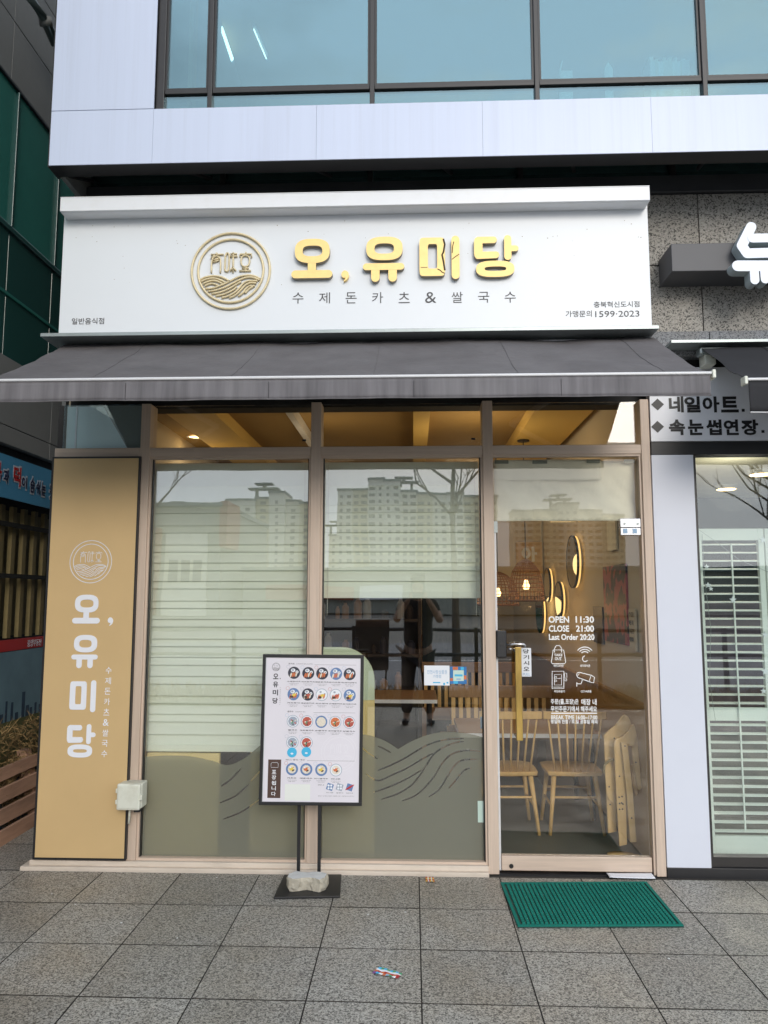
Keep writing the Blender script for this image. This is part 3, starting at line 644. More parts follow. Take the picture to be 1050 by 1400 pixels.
# frosted film with the wave drawing
def uvp(pts, y, ou=480, ov=860, s=3.89): return [at(ou + x / s, ov + y_ / s, y) for x, y_ in pts]
def film_obj(name, outline, holes, y):
    cu = D.curves.new(name, 'CURVE'); cu.dimensions = '2D'; cu.fill_mode = 'BOTH'; cu.extrude = 0.0004
    for poly in [outline] + holes:
        sp = cu.splines.new('POLY'); sp.points.add(len(poly) - 1); sp.use_cyclic_u = True
        for p, q in zip(sp.points, poly): p.co = (q[0], q[1], 0, 1)
    o = D.objects.new('tmp', cu); col.objects.link(o); me = D.meshes.new_from_object(o.evaluated_get(bpy.context.evaluated_depsgraph_get()))
    D.objects.remove(o); D.curves.remove(cu)
    for v in me.vertices: v.co = Vector((v.co.x, y - v.co.z, v.co.y))
    me.materials.clear(); me.materials.append(M['film']); return place(name, me, sf)
def cut(pts, w0, w1=None):
    """outline of a tapering stroke"""
    w1 = w0 if w1 is None else w1; q = smooth_path([tuple(p) for p in pts], 4); n = len(q); a, c = [], []
    for i, p in enumerate(q):
        t = Vector((q[min(i + 1, n - 1)][0] - q[max(i - 1, 0)][0], q[min(i + 1, n - 1)][1] - q[max(i - 1, 0)][1])).normalized()
        w_ = (w0 + (w1 - w0) * i / (n - 1)) * min(1.0, 0.35 + min(i, n - 1 - i) * 0.4)
        a.append((p[0] - t.y * w_ / 2, p[1] + t.x * w_ / 2)); c.append((p[0] + t.y * w_ / 2, p[1] - t.x * w_ / 2))
    return a + c[::-1]
YG = 0.0572
top = smooth_path([(-150, 640), (-100, 600), (-40, 570), (20, 560), (75, 562), (130, 575), (190, 600), (250, 638)], 4)[:-1] + smooth_path([(250, 638), (320, 598), (400, 565), (470, 550), (540, 548), (620, 556), (690, 572), (722, 583)], 4)
zlow = 0.047
pl_ = uvp(top, YG); pl_ = [(segs[1][0] + 0.003, pl_[0][1])] + [p for p in pl_ if p[0] > segs[1][0] + 0.006 and p[0] < segs[1][1] - 0.005] + [(segs[1][1] - 0.004, pl_[-1][1]), (segs[1][1] - 0.004, zlow), (segs[1][0] + 0.003, zlow)]
cuts = [[(142, 622), (165, 632), (190, 645), (212, 658)], [(20, 600), (80, 650), (110, 672), (142, 690)],
        [(142, 752), (220, 720), (300, 678), (380, 630), (450, 600), (520, 586), (600, 582)],
        [(80, 770), (142, 806), (220, 775), (300, 738), (380, 690), (442, 658)],
        [(120, 868), (200, 840), (290, 800), (376, 748)],
        [(160, 906), (250, 875), (330, 822), (390, 740), (440, 665), (500, 625), (560, 602), (600, 598)],
        [(270, 915), (350, 880), (430, 800), (480, 720), (530, 668), (590, 648), (640, 645), (692, 652)],
        [(412, 893), (470, 850), (520, 770), (560, 715), (600, 696), (672, 692)],
        [(520, 846), (560, 800), (600, 752), (640, 738)]]
hl = [uvp(cut(c, 9, 8), YG) for c in cuts]
hl = [h for h in hl if min(p[0] for p in h) > segs[1][0] + 0.004]
film_obj('frosted_film', pl_, hl, YG)
t1 = [at(u_, v_, YG) for u_, v_ in smooth_path([(192, 1035), (225, 1033), (260, 1034), (290, 1040), (312, 1046), (335, 1036), (360, 1016), (390, 1000), (414, 992)], 4)]
p1_ = [(segs[0][0] + 0.003, t1[0][1])] + t1 + [(segs[0][1] - 0.004, t1[-1][1]), (segs[0][1] - 0.004, zlow), (segs[0][0] + 0.003, zlow)]
h1 = [[at(u, v, YG) for u, v in cut(c, 2.3)] for c in ([(343, 1068), (352, 1058), (362, 1048)], [(300, 1098), (322, 1088), (340, 1072)], [(305, 1120), (330, 1110), (356, 1092)], [(302, 1075), (315, 1066), (330, 1050)])]
film_obj('frosted_film', p1_, h1, YG)
# window 3: fixed light above the door with its stamp
a, c = segs[2]
zd = at(770, 713, 0.05)[1]
bx('glass_pane', a + 0.003, c - 0.012, 0.058, 0.066, zd + 0.002, ZT0, 'glassdoor', sf)
bx('bead', c - 0.012, c, 0.014, 0.09, 0.0, ZT0 - 0.012, 'frame', sf)
bx('threshold', a, c, 0.0, 0.12, -0.02, 0.003, 'black', sf)

# glass door
dr = empty('glass_door', (c - 0.02, 0.04, 0.0), 'glass entrance door with brass pull handle and white opening hours', 'door')
bx('glass_pane', a + 0.014, c - 0.016, 0.040, 0.048, 0.090, zd - 0.004, 'glassdoor', dr)
bx('edge_strip', a + 0.002, a + 0.014, 0.028, 0.06, 0.012, zd - 0.004, 'alu', dr, 0.002)
x_, z_ = at(681, 720, 0.028); bx('edge_cap', a, a + 0.022, 0.022, 0.0275, z_ - 0.035, z_ + 0.03, 'greyalu', dr)
bx('bottom_rail', a + 0.016, c - 0.018, 0.022, 0.066, 0.014, 0.090, 'rail', dr, 0.003)
x_, z_ = at(699, 1184, 0.022); b = MB(); b.tube([(x_, 0.018, z_), (x_, 0.0225, z_)], 0.012, 14); b.build('lock_bore', 'black', dr)
x0, z0 = at(848, 732, 0.03); x1, z1 = at(876, 709, 0.03)
hb = bx('hinge', x0, x1, 0.022, 0.064, z0 + 0.045, z1, 'chrome', dr, 0.003)
bx('hinge_strap', x0, x1 - 0.004, 0.020, 0.0395, z0, z0 + 0.043, 'chrome', hb, 0.003)
for uu in (853, 866): 
    x, z = at(uu, 726, 0.019); bx('sticker', x - 0.015 + 0.01, x + 0.02, 0.0185, 0.0198, z - 0.013, z + 0.013, 'lblue', hb)
for uu in (854, 872):
    x, z = at(uu, 716, 0.021); MB().tube([(x, 0.019, z), (x, 0.0222, z)], 0.007, 12, sy=1).build('screw', 'greyalu', hb)
# digital lock
x0, z0 = at(679, 899, 0.0); x1, z1 = at(692, 862, 0.0)
lk = bx('digital_lock', x0, x1, -0.012, 0.038, z0, z1, 'black', dr, 0.006)
b = MB(); b.tube([((x0 + x1) / 2, -0.016, (z0 + z1) / 2), ((x0 + x1) / 2, -0.012, (z0 + z1) / 2)], 0.008, 12); b.build('thumb_turn', 'darkbrown', lk)
# handle
hx, hz1 = at(708, 882, -0.02); _, hz0 = at(708, 1012, -0.02)
hd = bx('pull_handle', hx - 0.019, hx + 0.016, -0.045, -0.015, hz0, hz1 - 0.01, 'brass', dr, 0.004)
for z in (hz1 - 0.03, hz0 + 0.02):
    b = MB(); b.tube([(hx - 0.012, -0.014, z), (hx - 0.012, 0.0395, z)], 0.010, 10); b.build('handle_standoff', 'chrome', hd, smooth=True)
b = MB(); b.tube([(x1, -0.003, hz1 - 0.0), (hx - 0.02, -0.02, hz1 + 0.006), (hx + 0.035, -0.02, hz1 + 0.004), (hx + 0.045, -0.012, hz1 - 0.012)], 0.0075, 8); b.build('lever', 'chrome', hd, smooth=True)
b = MB(); b.tube([(hx - 0.05, -0.01, hz1 - 0.02), (hx - 0.028, -0.01, hz1 - 0.024)], 0.006, 8); b.build('latch_bolt', 'chrome', hd, smooth=True)
# PULL sticker
x0, z0 = at(713, 925, 0.037); x1, z1 = at(726, 886, 0.037)
stk = bx('pull_sticker', x0, x1, 0.0375, 0.0395, z0, z1, 'paper2', dr)
for i, ch in enumerate('당기시오'):
    zc = z1 - (i + 0.55) * (z1 - z0) * 0.205; text_fit('letter', ch, x0 + 0.012, x1 - 0.012, zc - 0.012, zc + 0.011, 0.0375, 'ink', stk, bold=0.02)
text_fit('letter', 'PULL', x0 + 0.008, x1 - 0.008, z0 + 0.006, z0 + 0.02, 0.0375, 'lblue', stk)
# printed hours and pictograms, white on the glass
YP = 0.0395
def T(s, u0, u1, v0, v1, bold=0.02): return text_uv('lettering', s, u0, u1, v0, v1, YP, 'vinylwin', dr, bold=bold, thick=0.0006)
for s, u0, u1, v0, v1 in (('OPEN', 750, 778, 842.5, 851.5), ('11:30', 787, 812, 842.5, 851.5), ('CLOSE', 750.5, 778, 855, 863.8), ('21:00', 787.5, 812, 855, 863.8), ('Last Order 20:20', 750.5, 812.5, 867, 875)): T(s, u0, u1, v0, v1, 0.03)
for s, u0, u1, v0, v1 in (('테이크아웃', 757, 770.5, 908.5, 912), ('와이파이존', 793, 807, 908.5, 912), ('무인주문기', 757.5, 772, 943.5, 947), ('CCTV녹화중', 794, 808.5, 943.5, 947), ('주문(홀,포장)은', 753, 791, 955.5, 964), ('매장 내', 795, 815.5, 955.5, 964),
                          ('무인주문기에서 해주세요', 753, 816, 965.5, 973), ('BREAK TIME 16:00~17:00', 753.5, 816.5, 978, 983.5), ('평일에 한함 / 토,일 공휴일 제외', 753, 816.5, 984, 989.5)): T(s, u0, u1, v0, v1, 0.02)
def ln(b, pts, r=0.0022, closed=False):
    q = [at(650 + x / 3.5, 820 + y / 3.5, YP) for x, y in pts]; b.tube([(x, YP, z) for x, z in q], r, 6, sy=0.2, closed=closed)
b = MB(); ln(b, [(362, 543), (582, 543)], 0.003); b.build('rule_line', 'vinylwin', dr)
b = MB(); ln(b, [(372, 240), (363, 300), (368, 306), (425, 306), (432, 300), (422, 240)], closed=True); ln(b, [(378, 252), (378, 232), (388, 219), (402, 219), (412, 232), (412, 252)]); b.build('takeout_symbol', 'vinylwin', dr)
T('TAKE', 650 + 376 / 3.5, 650 + 416 / 3.5, 820 + 258 / 3.5, 820 + 270 / 3.5, 0.03); T('OUT', 650 + 380 / 3.5, 650 + 412 / 3.5, 820 + 275 / 3.5, 820 + 289 / 3.5, 0.03)
b = MB()
for r_, h_ in ((44, .9), (33, .85), (22, .8)):
    ln(b, [(523 + r_ * math.sin(t), 270 - r_ * math.cos(t)) for t in [(-1 + 2 * i / 10) * h_ for i in range(11)]], 0.0026)
ln(b, [(523, 268), (514, 275), (512, 285), (518, 295), (528, 296), (536, 290)], 0.0026); b.build('wifi_symbol', 'vinylwin', dr)
b = MB(); ln(b, [(367, 342), (423, 342), (423, 425), (367, 425)], closed=True); ln(b, [(378, 358), (412, 358), (412, 408), (378, 408)], 0.0016, True)
for p in ([(380, 368), (388, 368), (388, 376), (380, 376)], [(380, 384), (388, 384), (388, 392), (380, 392)], [(426, 350), (436, 352), (438, 370), (428, 374)], [(428, 378), (437, 378), (437, 388), (428, 388)]): ln(b, p, 0.0016, True)
ln(b, [(392, 376), (408, 376)], 0.0016); ln(b, [(372, 418), (418, 418)], 0.0014); b.build('kiosk_symbol', 'vinylwin', dr)
b = MB(); ln(b, [(487, 350), (497, 347), (556, 362), (570, 372), (565, 398), (545, 392), (490, 372), (484, 362)], closed=True); ln(b, [(497, 352), (488, 366)], 0.0014); ln(b, [(552, 366), (545, 388)], 0.0018); ln(b, [(512, 384), (505, 402), (487, 402)]); ln(b, [(485, 395), (485, 415)]); b.build('camera_symbol', 'vinylwin', dr)

# small printed notices stuck on the panes
def flat(name, u0, v0, u1, v1, y, m, parent=None, th=0.0015):
    x0, z0 = at(u0, v1, y); x1, z1 = at(u1, v0, y); return bx(name, x0, x1, y, y + th, z0, z1, m, parent)
nt_ = empty('notice', (at(597, 937, 0.056)[0], 0.056, at(597, 937, 0.056)[1]), 'white printed notice stuck on the middle window beside a blue sticker', 'notice')
flat('sheet', 580, 910, 614.5, 937, 0.0560, 'paper2', nt_)
text_uv('lettering', '진천사랑상품권', 584, 611, 916, 921.5, 0.056, 'lblue', nt_, bold=0.01, thick=0.0004); text_uv('lettering', '가맹점', 592, 603, 922.5, 927, 0.056, 'lblue', nt_, bold=0.01, thick=0.0004)
flat('blue_bar', 592, 932.5, 602, 934, 0.0556, 'cyan', nt_, 0.0004); flat('blue_square', 606, 933.5, 608.5, 936.5, 0.0556, 'cyan', nt_, 0.0004); flat('blue_mark', 610.5, 932.5, 613, 934.5, 0.0556, 'cyan', nt_, 0.0004)
st_ = empty('sticker', (at(626, 935, 0.056)[0], 0.056, at(626, 935, 0.056)[1]), 'small blue and orange payment sticker right of the white notice', 'sticker')
flat('sheet', 615.3, 911.5, 637.8, 935, 0.0560, 'blue', st_)
for i, (u0, v0, u1, v1, m) in enumerate(((619, 911.8, 626, 915.8, 'orange'), (633, 923.5, 637.6, 929, 'orange'), (615.6, 927, 619, 931, 'orange'), (620, 930.5, 626, 934.8, 'cyan'), (630, 912, 634, 916, 'cyan'), (619.6, 916.4, 634, 931, 'mint'), (621.5, 922, 632.5, 924.8, 'cyan'), (624, 927.5, 630, 929.5, 'lblue'))):
    flat('patch', u0, v0, u1, v1, 0.0553 - 0.0003 * (i // 5) - (0.0003 if i > 5 else 0), m, st_, 0.0003)

# ================================================================== BLINDS
def blind(x0, x1, zs, zbot, label):
    r = empty('roman_blind', ((x0 + x1) / 2, 0.17, zbot), label, 'blind', 'pale green roman blinds')
    zs = [2.292] + zs
    for i in range(len(zs) - 1):
        a_, b_ = zs[i], zs[i + 1]
        # each fold bellies a little and its hem hangs proud of the next one
        n = 6; rows = []
        bb = MB(); V = []
        for k in range(n + 1):
            t = k / n; y = 0.172 - 0.013 * t ** 2.2 ; z = a_ + (b_ - 0.006 - a_) * t; V.append((y, z))
        poly = [(y, z) for y, z in V] + [(y + 0.003, z) for y, z in V[::-1]]
        vs0 = [bb.bm.verts.new((x0, y, z)) for y, z in poly]; vs1 = [bb.bm.verts.new((x1, y, z)) for y, z in poly]
        m_ = len(poly)
        for k in range(m_): bb.bm.faces.new((vs0[k], vs0[(k + 1) % m_], vs1[(k + 1) % m_], vs1[k]))
        bb.bm.faces.new(vs0[::-1]); bb.bm.faces.new(vs1)
        bb.build('fold', 'blind', r)
    bx('hem_bar', x0 - 0.003, x1 + 0.003, 0.155, 0.178, zbot, zbot + 0.042, 'blind', r, 0.004)
    bx('head_rail', x0, x1, 0.180, 0.215, 2.25, 2.295, 'alu', r)
    b = MB()
    for x in (x0 + 0.03, x1 - 0.025): b.tube([(x, 0.152, zs[0] - 0.02), (x + 0.003, 0.152, zbot + 0.1), (x, 0.152, zbot - 0.1)], 0.0015, 5)
    b.build('cord', 'boxw', r)
    return r
zl1 = []
z = 2.16
base = [2.155, 2.039, 1.995, 1.92, 1.877, 1.806, 1.763, 1.698, 1.652, 1.589, 1.545, 1.473, 1.43, 1.366, 1.322, 1.251, 1.207, 1.145, 1.10, 1.036, 0.99, 0.923, 0.878, 0.819, 0.775, 0.703, 0.64]
blind(-1.60, -0.645, base, 0.60, 'long pale green roman blind hanging nearly to the floor in the left window')
blind(-0.56, 0.365, [2.155, 2.039, 1.995, 1.92, 1.877, 1.806, 1.763, 1.698, 1.652, 1.589, 1.525], 1.483, 'shorter pale green roman blind drawn halfway down in the middle window')
bx_, bz_ = at(660, 900, 0.1)
o = empty('blind_cord_weight', (bx_, 0.1, bz_ - 0.2), 'small blue cord weight hanging at the right edge of the middle window', 'cord weight')
x, z = at(659.5, 985, 0.12); b = MB(); b.tube([(x, 0.12, z + 0.02), (x, 0.12, 1.5)], 0.0016, 5); b.build('cord', 'boxw', o)
bx('weight', x - 0.012, x + 0.008, 0.112, 0.128, z - 0.045, z + 0.02, 'lblue', o, 0.003)
# cloth taped over the glass above the door
def waved(name, x0, x1, z0, z1, y, amp, m, parent, nx=40, nz=24, seed=0.0, fx=3.0, fz=6.0, diag=0.0, th=0.002):
    b = MB(); G = []
    for i in range(nx + 1):
        rr = []
        for k in range(nz + 1):
            x = x0 + (x1 - x0) * i / nx; z = z0 + (z1 - z0) * k / nz
            q = Vector(((x + diag * z) * fx, seed, (z - diag * 0.4 * x) * fz)); yy = y + amp * noise.noise(q) + amp * 0.4 * noise.noise(q * 2.7)
            rr.append((x, yy, z))
        G.append(rr)
    F = [[b.bm.verts.new(p) for p in rr] for rr in G]; K = [[b.bm.verts.new((p[0], p[1] + th, p[2])) for p in rr] for rr in G]
    for i in range(nx):
        for k in range(nz):
            b.bm.faces.new((F[i][k], F[i + 1][k], F[i + 1][k + 1], F[i][k + 1])); b.bm.faces.new((K[i][k], K[i][k + 1], K[i + 1][k + 1], K[i + 1][k]))
    for i in range(nx):
        b.bm.faces.new((F[i][0], K[i][0], K[i + 1][0], F[i + 1][0])); b.bm.faces.new((F[i][nz], F[i + 1][nz], K[i + 1][nz], K[i][nz]))
    for k in range(nz):
        b.bm.faces.new((F[0][k], F[0][k + 1], K[0][k + 1], K[0][k])); b.bm.faces.new((F[nx][k], K[nx][k], K[nx][k + 1], F[nx][k + 1]))
    return b.build(name, m, parent, smooth=True)
x0, z0 = at(676, 712, 0.08); x1, z1 = at(869, 629, 0.08)
cl = empty('taped_cloth', ((x0 + x1) / 2, 0.08, z0), 'wrinkled cream cloth taped inside the glass above the door', 'cloth')
waved('sheet', x0, x1, z0, z1, 0.098, 0.030, 'cloth', cl, seed=3.3, fx=6, fz=3, diag=0.9)
waved('folded_strip', x0 + 0.0, x0 + 0.62, z1 - 0.115, z1 + 0.005, 0.074, 0.006, 'cloth', cl, 24, 8, seed=1.3)
for u0, u1, dv in ((677, 695, 0), (728, 748, 0), (802, 820, -1), (853, 868, -1)):
    xa_, za_ = at(u0, 634 + dv, 0.069); xb_, zb_ = at(u1, 629 + dv, 0.069); bx('tape', xa_, xb_, 0.0675, 0.0695, za_, zb_, 'tape', cl)

# ================================================================== SIGN
YS = -0.24
sg = empty('shop_sign', (-0.37, YS, 2.955), 'long white signboard with gold raised lettering and round gold emblem above the grey awning', 'sign')
bx('board', -2.022, 1.288, YS, -0.001, 2.962, 3.645, 'white', sg, 0.003)
MB().box(-2.022 + 0.0, 1.288, YS + 0.002, -0.0011, 3.646, 3.70).build('board_top', 'white', sg)
bx('lip', -2.0, 1.272, -0.34, -0.0, 3.72, 3.724, 'whitelip', sg)
bx('lip', -2.0, 1.272, -0.34, -0.325, 3.640, 3.7195, 'whitelip', sg, 0.003)
bx('lip', -2.0, 1.272, -0.3245, YS - 0.0005, 3.640, 3.648, 'whitelip', sg)
bx('foot_rail', -2.11, 1.315, -0.27, -0.001, 2.940, 2.9605, 'greyalu', sg, 0.002)
# rust and grime drops
M['rust'] = mat('rust_stain', (0.22, 0.15, 0.08), 0.9)
random.seed(11); b = MB()
for i in range(46):
    x = random.uniform(-1.95, 1.25); z = 3.62 - abs(random.gauss(0, 0.16)); s_ = random.uniform(0.0012, 0.0032)
    if z > 3.0: b.box(x, x + s_ * random.uniform(1, 2), YS - 0.0006, YS, z, z + s_ * random.uniform(0.6, 1.5))
o = b.build('grime_specks', 'rust', sg); o['kind'] = 'stuff'
YB, YT = YS, YS - 0.032
def grect(u0, u1, v0, v1, y=YT): 
    xa_, za_ = at(u0, v1, y); xb_, zb_ = at(u1, v0, y); return xa_, xb_, za_, zb_
for k, rct in (('o', (398.1, 454.8, 325.9, 380.4)), ('yu', (496, 552.7, 323, 385.4)), ('mi', (573.5, 628, 322, 382)), ('dang', (648, 708.7, 321, 378.8))):
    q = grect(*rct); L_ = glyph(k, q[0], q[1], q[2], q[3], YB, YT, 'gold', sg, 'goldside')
    if k == 'mi':   # this syllable is cracked
        M['crack'] = mat('crack_shadow', (0.06, 0.04, 0.02), 0.9)
        b = MB(); X = lambda a: q[0] + a * (q[1] - q[0])
        Z = lambda a: q[2] + a * (q[3] - q[2])
        for pth, r_ in (([(.60, .93), (.635, .80), (.60, .62), (.565, .56), (.60, .40), (.63, .20)], 0.005), ([(.45, .235), (.52, .20), (.56, .16), (.63, .13)], 0.003), ([(.81, .45), (.88, .50), (.99, .57)], 0.0022), ([(.82, .60), (.83, .75), (.86, .86)], 0.0025), ([(.03, .275), (.2, .275)], 0.0018)):
            b.tube([(X(p[0]), YT - 0.0003, Z(p[1])) for p in pth], r_, 6, sy=0.15)
        b.build('crack', 'crack', L_)
q = grect(466.2, 477, 368.5, 383.5); comma(*q, YB, YT + 0.01, 'gold', sg)
emblem(-1.047, 3.317, 0.222, YS - 0.008, 0.0062, 'emblem', sg, sy=1.2)
# vinyl lettering: each spaced syllable is its own
subs = '수제돈카츠&쌀국수'
for i, ch in enumerate(subs):
    uc = 407.5 + i * (697.5 - 407.5) / 8; text_uv('letter', ch, uc - 7.5, uc + 7.5, 399.8 - i * 0.12, 415 - i * 0.16, YS - 0.001, 'ink', sg, bold=-0.004, thick=0.001)
text_uv('lettering', '일반음식점', 98, 142.5, 434.5, 443.5, YS - 0.001, 'ink', sg, thick=0.001)
text_uv('lettering', '충북혁신도시점', 812, 874, 411.5, 420.5, YS - 0.001, 'ink', sg, thick=0.001)
text_uv('lettering', '가맹문의', 773.5, 809, 424.5, 433.5, YS - 0.001, 'ink', sg, thick=0.001)
text_uv('lettering', '1599·2023', 814, 874, 424.5, 433.5, YS - 0.001, 'ink', sg, thick=0.001)

# ================================================================== AWNING (grey)
def awning(nm, x0, x1, ya, za, yf, zf, zv, fabm, valm, label, seed, whitehem=False, xs0=None):
    r = empty(nm, ((x0 + x1) / 2, ya, za), label, 'awning')
    nx, ny = 90, 12; b = MB(); F = []; K = []
    for i in range(nx + 1):
        f, k = [], []
        for j in range(ny + 1):
            t = j / ny; x = x0 + (x1 - x0) * i / nx; y = ya + (yf - ya) * t; z = za + (zf - za) * t - 0.012 * math.sin(PI * t)
            z += 0.016 * noise.noise(Vector((x * 2.2 + y * 1.4, y * 5 + seed, 0))) + 0.007 * noise.noise(Vector((x * 7 + y * 9, y * 3, seed))) + 0.004 * abs(math.sin(x * 3.3 + 0.5 * y)) ** 12
            f.append(b.bm.verts.new((x, y, z))); k.append(b.bm.verts.new((x, y, z - 0.002)))
        F.append(f); K.append(k)
    for i in range(nx):
        for j in range(ny):
            b.bm.faces.new((F[i][j], F[i + 1][j], F[i + 1][j + 1], F[i][j + 1])); b.bm.faces.new((K[i][j], K[i][j + 1], K[i + 1][j + 1], K[i + 1][j]))
    lines = [[f[j].co + Vector((0, 0, .0015)) for j in range(ny + 1)] for f in F[13:nx:18]]
    b.build('canopy', fabm, r, smooth=True)
    for ln_ in lines: b = MB(); b.tube(ln_, .0012, 5); b.build('canopy_seam', fabm, r, smooth=True)
    M_ = M[fabm]
    bx('front_bar', x0 - 0.006, x1 + 0.006, yf - 0.022, yf + 0.02, zf - 0.008, zf + 0.006, 'alu', r, 0.005)
    for x in (x0 - 0.022, x1 + 0.006): bx('end_cap', x, x + 0.016, yf - 0.026, yf + 0.024, zf - 0.026, zf + 0.014, 'boxw', r, 0.004)
    # valance: hung panels with a stitched hem
    b = MB(); n = 260; rows = 5; F = []
    for i in range(n + 1):
        x = x0 + (x1 - x0) * i / n; f = []
        for j in range(rows + 1):
            t = j / rows; y = yf - 0.014 + (0.010 * noise.noise(Vector((x * 5, seed, t * 0.8))) + 0.003 * noise.noise(Vector((x * 22, seed, 3)))) * t
            f.append(b.bm.verts.new((x, y, zf - 0.008 + (zv - zf + 0.008) * t + (0.004 * noise.noise(Vector((x * 3, 1.1, seed))) * t))))
        F.append(f)
    for i in range(n):
        for j in range(rows): b.bm.faces.new((F[i][j], F[i + 1][j], F[i + 1][j + 1], F[i][j + 1]))
    v = b.build('valance', valm, r, smooth=True); s_ = v.modifiers.new('thickness', 'SOLIDIFY'); s_.thickness = 0.002
    b = MB(); b.tube([(x0 + (x1 - x0) * i / 60, yf - 0.017 + 0.010 * noise.noise(Vector(((x0 + (x1 - x0) * i / 60) * 5, seed, 0.8))), zv + 0.004 * noise.noise(Vector(((x0 + (x1 - x0) * i / 60) * 3, 1.1, seed)))) for i in range(61)], 0.003, 5)
    b.build('hem', 'alu' if whitehem else 'valance', r)
    bx('roller_tube', x0 - 0.01, x1 + 0.01, ya - 0.01, ya + 0.06, za - 0.045, za - 0.004, 'alu' if not whitehem else 'greyalu', r, 0.01)
    for x in (x0 + 0.25, x1 - 0.25):
        b = MB(); xm = x + (0.45 if x < (x0 + x1) / 2 else -0.45)
        b.tube([(x, ya + 0.02, za - 0.09), (xm, (ya + yf) / 2, (za + zf) / 2 - 0.09)], 0.02, 8); b.tube([(xm, (ya + yf) / 2, (za + zf) / 2 - 0.09), (x, yf + 0.03, zf - 0.015)], 0.016, 8)
        b.build('folding_arm', 'alu', r, smooth=True)
    for x in (x0 + 0.05, x1 - 0.05): bx('wall_bracket', x - 0.03, x + 0.03, ya + 0.0, ya + 0.09, za - 0.10, za - 0.03, 'boxw', r, 0.004)
    return r
aw = awning('awning', -2.035, 1.322, -0.14, 2.935, -0.90, 2.50, 2.397, 'awning', 'valance', 'wide faded grey fabric awning with a straight valance over the restaurant front', 2.0)
for x in (-1.36, -0.69, -0.02, 0.65):
    MB().box(x, x + 0.0015, -0.9185, -0.917, 2.40, 2.48).build('seam', 'awn2', aw)

# ================================================================== OCHRE SIDE PANEL
YPn = -0.03
pn = empty('side_sign_panel', (-1.87, YPn, 0.06), 'tall ochre upright sign panel with white vertical lettering left of the windows', 'sign panel')
bx('panel_face', -2.112, -1.615, YPn, YPn + 0.004, 0.066, 2.290, 'panel', pn)
bx('panel_body', -2.127, -1.607, YPn + 0.0045, 0.028, 0.054, 2.3015, 'black', pn)
yv = YPn - 0.0005
emblem(-1.870, 1.690, 0.121, YPn - 0.0003, 0.0019, 'vinyl', pn, sy=0.3)
for k, (u0, u1, v0, v1) in (('o', (98.5, 138, 813, 852.5)), ('yu', (97, 135, 868, 913.5)), ('mi', (94.5, 132, 930, 973.5)), ('dang', (90, 131.5, 990, 1035.5))):
    q = grect(u0, u1, v0, v1, YPn); glyph(k, q[0], q[1], q[2], q[3], YPn - 0.0003, YPn - 0.003, 'vinyl', pn)
q = grect(147, 155, 844, 855.5, YPn); comma(*q, YPn - 0.0003, YPn - 0.002, 'vinyl', pn)
for i, ch in enumerate(subs):
    v = 916.5 + i * (1030.5 - 916.5) / 8; u = 148.5 - i * 0.75; text_uv('letter', ch, u - 4.2, u + 4.2, v - 4.6, v + 4.6, YPn - 0.0004, 'vinyl', pn, bold=0.005, thick=0.0006)

# ================================================================== SWITCH BOX
x0, z0 = at(158.5, 1108, -0.11); x1, z1 = at(192, 1072, -0.11)
eb = empty('electric_box', ((x0 + x1) / 2, 0, z0), 'ivory plastic electric box on the post beside the ochre panel', 'electric box')
bx('box_body', x0 + 0.002, x1 + 0.002, -0.085, -0.001, z0 + 0.003, z1 - 0.002, 'boxw', eb, 0.008)
bx('lid', x0, x1, -0.112, -0.086, z0, z1, 'boxw', eb, 0.009)
MB().box(x0 + 0.012, x1 - 0.012, -0.1145, -0.1125, z0 + 0.012, z1 - 0.012).build('lid_inset', 'boxw', eb, 0.001)
for z in (z0 + 0.03, z1 - 0.05): bx('lid_hinge', x0 - 0.008, x0 + 0.001, -0.105, -0.075, z, z + 0.022, 'boxw', eb, 0.002)
bx('latch', x1 - 0.002, x1 + 0.012, -0.115, -0.085, (z0 + z1) / 2 - 0.015, (z0 + z1) / 2 + 0.012, 'boxw', eb, 0.003)
b = MB(); b.tube([(x0 + 0.075, -0.04, z0), (x0 + 0.082, -0.045, z0 - 0.02), (x0 + 0.10, -0.03, z0 - 0.022), (x0 + 0.10, -0.002, z0 - 0.01)], 0.009, 8); b.build('cable', 'black', eb, smooth=True)
b = MB(); b.tube([(x0 + 0.05, -0.04, z0), (x0 + 0.046, -0.036, z0 - 0.09)], 0.006, 8); b.build('conduit', 'boxw', eb, smooth=True)

# ================================================================== MENU STAND
YM = -0.165
ms = empty('menu_stand', (-0.575, -0.22, 0.0), 'black framed menu board with round dish pictures on two thin posts', 'menu board')
BLc, BRc, TLc, TRc = at(357, 1100, YM), at(497, 1092.5, YM), at(357, 897.5, YM), at(495, 895, YM)
# board frame of reference: slightly turned, left edge nearer
A = math.radians(-2.5)   # yaw
bw, bh = 0.545, 0.785
ctr = Vector(((BLc[0] + TRc[0]) / 2, YM, (BLc[1] + TRc[1]) / 2))
FM = Matrix.Translation(ctr) @ Matrix.Rotation(-A, 4, 'Z') @ Matrix.Rotation(math.radians(0.6), 4, 'Y')
def bxm(name, x0, x1, y0, y1, z0, z1, m, parent, bevel=0): return bx(name, x0, x1, y0, y1, z0, z1, m, parent, bevel, mtx=FM)
fw = 0.017
hw, hh = bw / 2, bh / 2
bxm('frame_bar', -hw, hw, -0.012, 0.012, hh - fw, hh, 'black', ms, 0.002); bxm('frame_bar', -hw, hw, -0.012, 0.012, -hh, -hh + fw, 'black', ms, 0.002)
bxm('frame_bar', -hw, -hw + fw, -0.012, 0.012, -hh + fw, hh - fw, 'black', ms, 0.002); bxm('frame_bar', hw - fw, hw, -0.012, 0.012, -hh + fw, hh - fw, 'black', ms, 0.002)
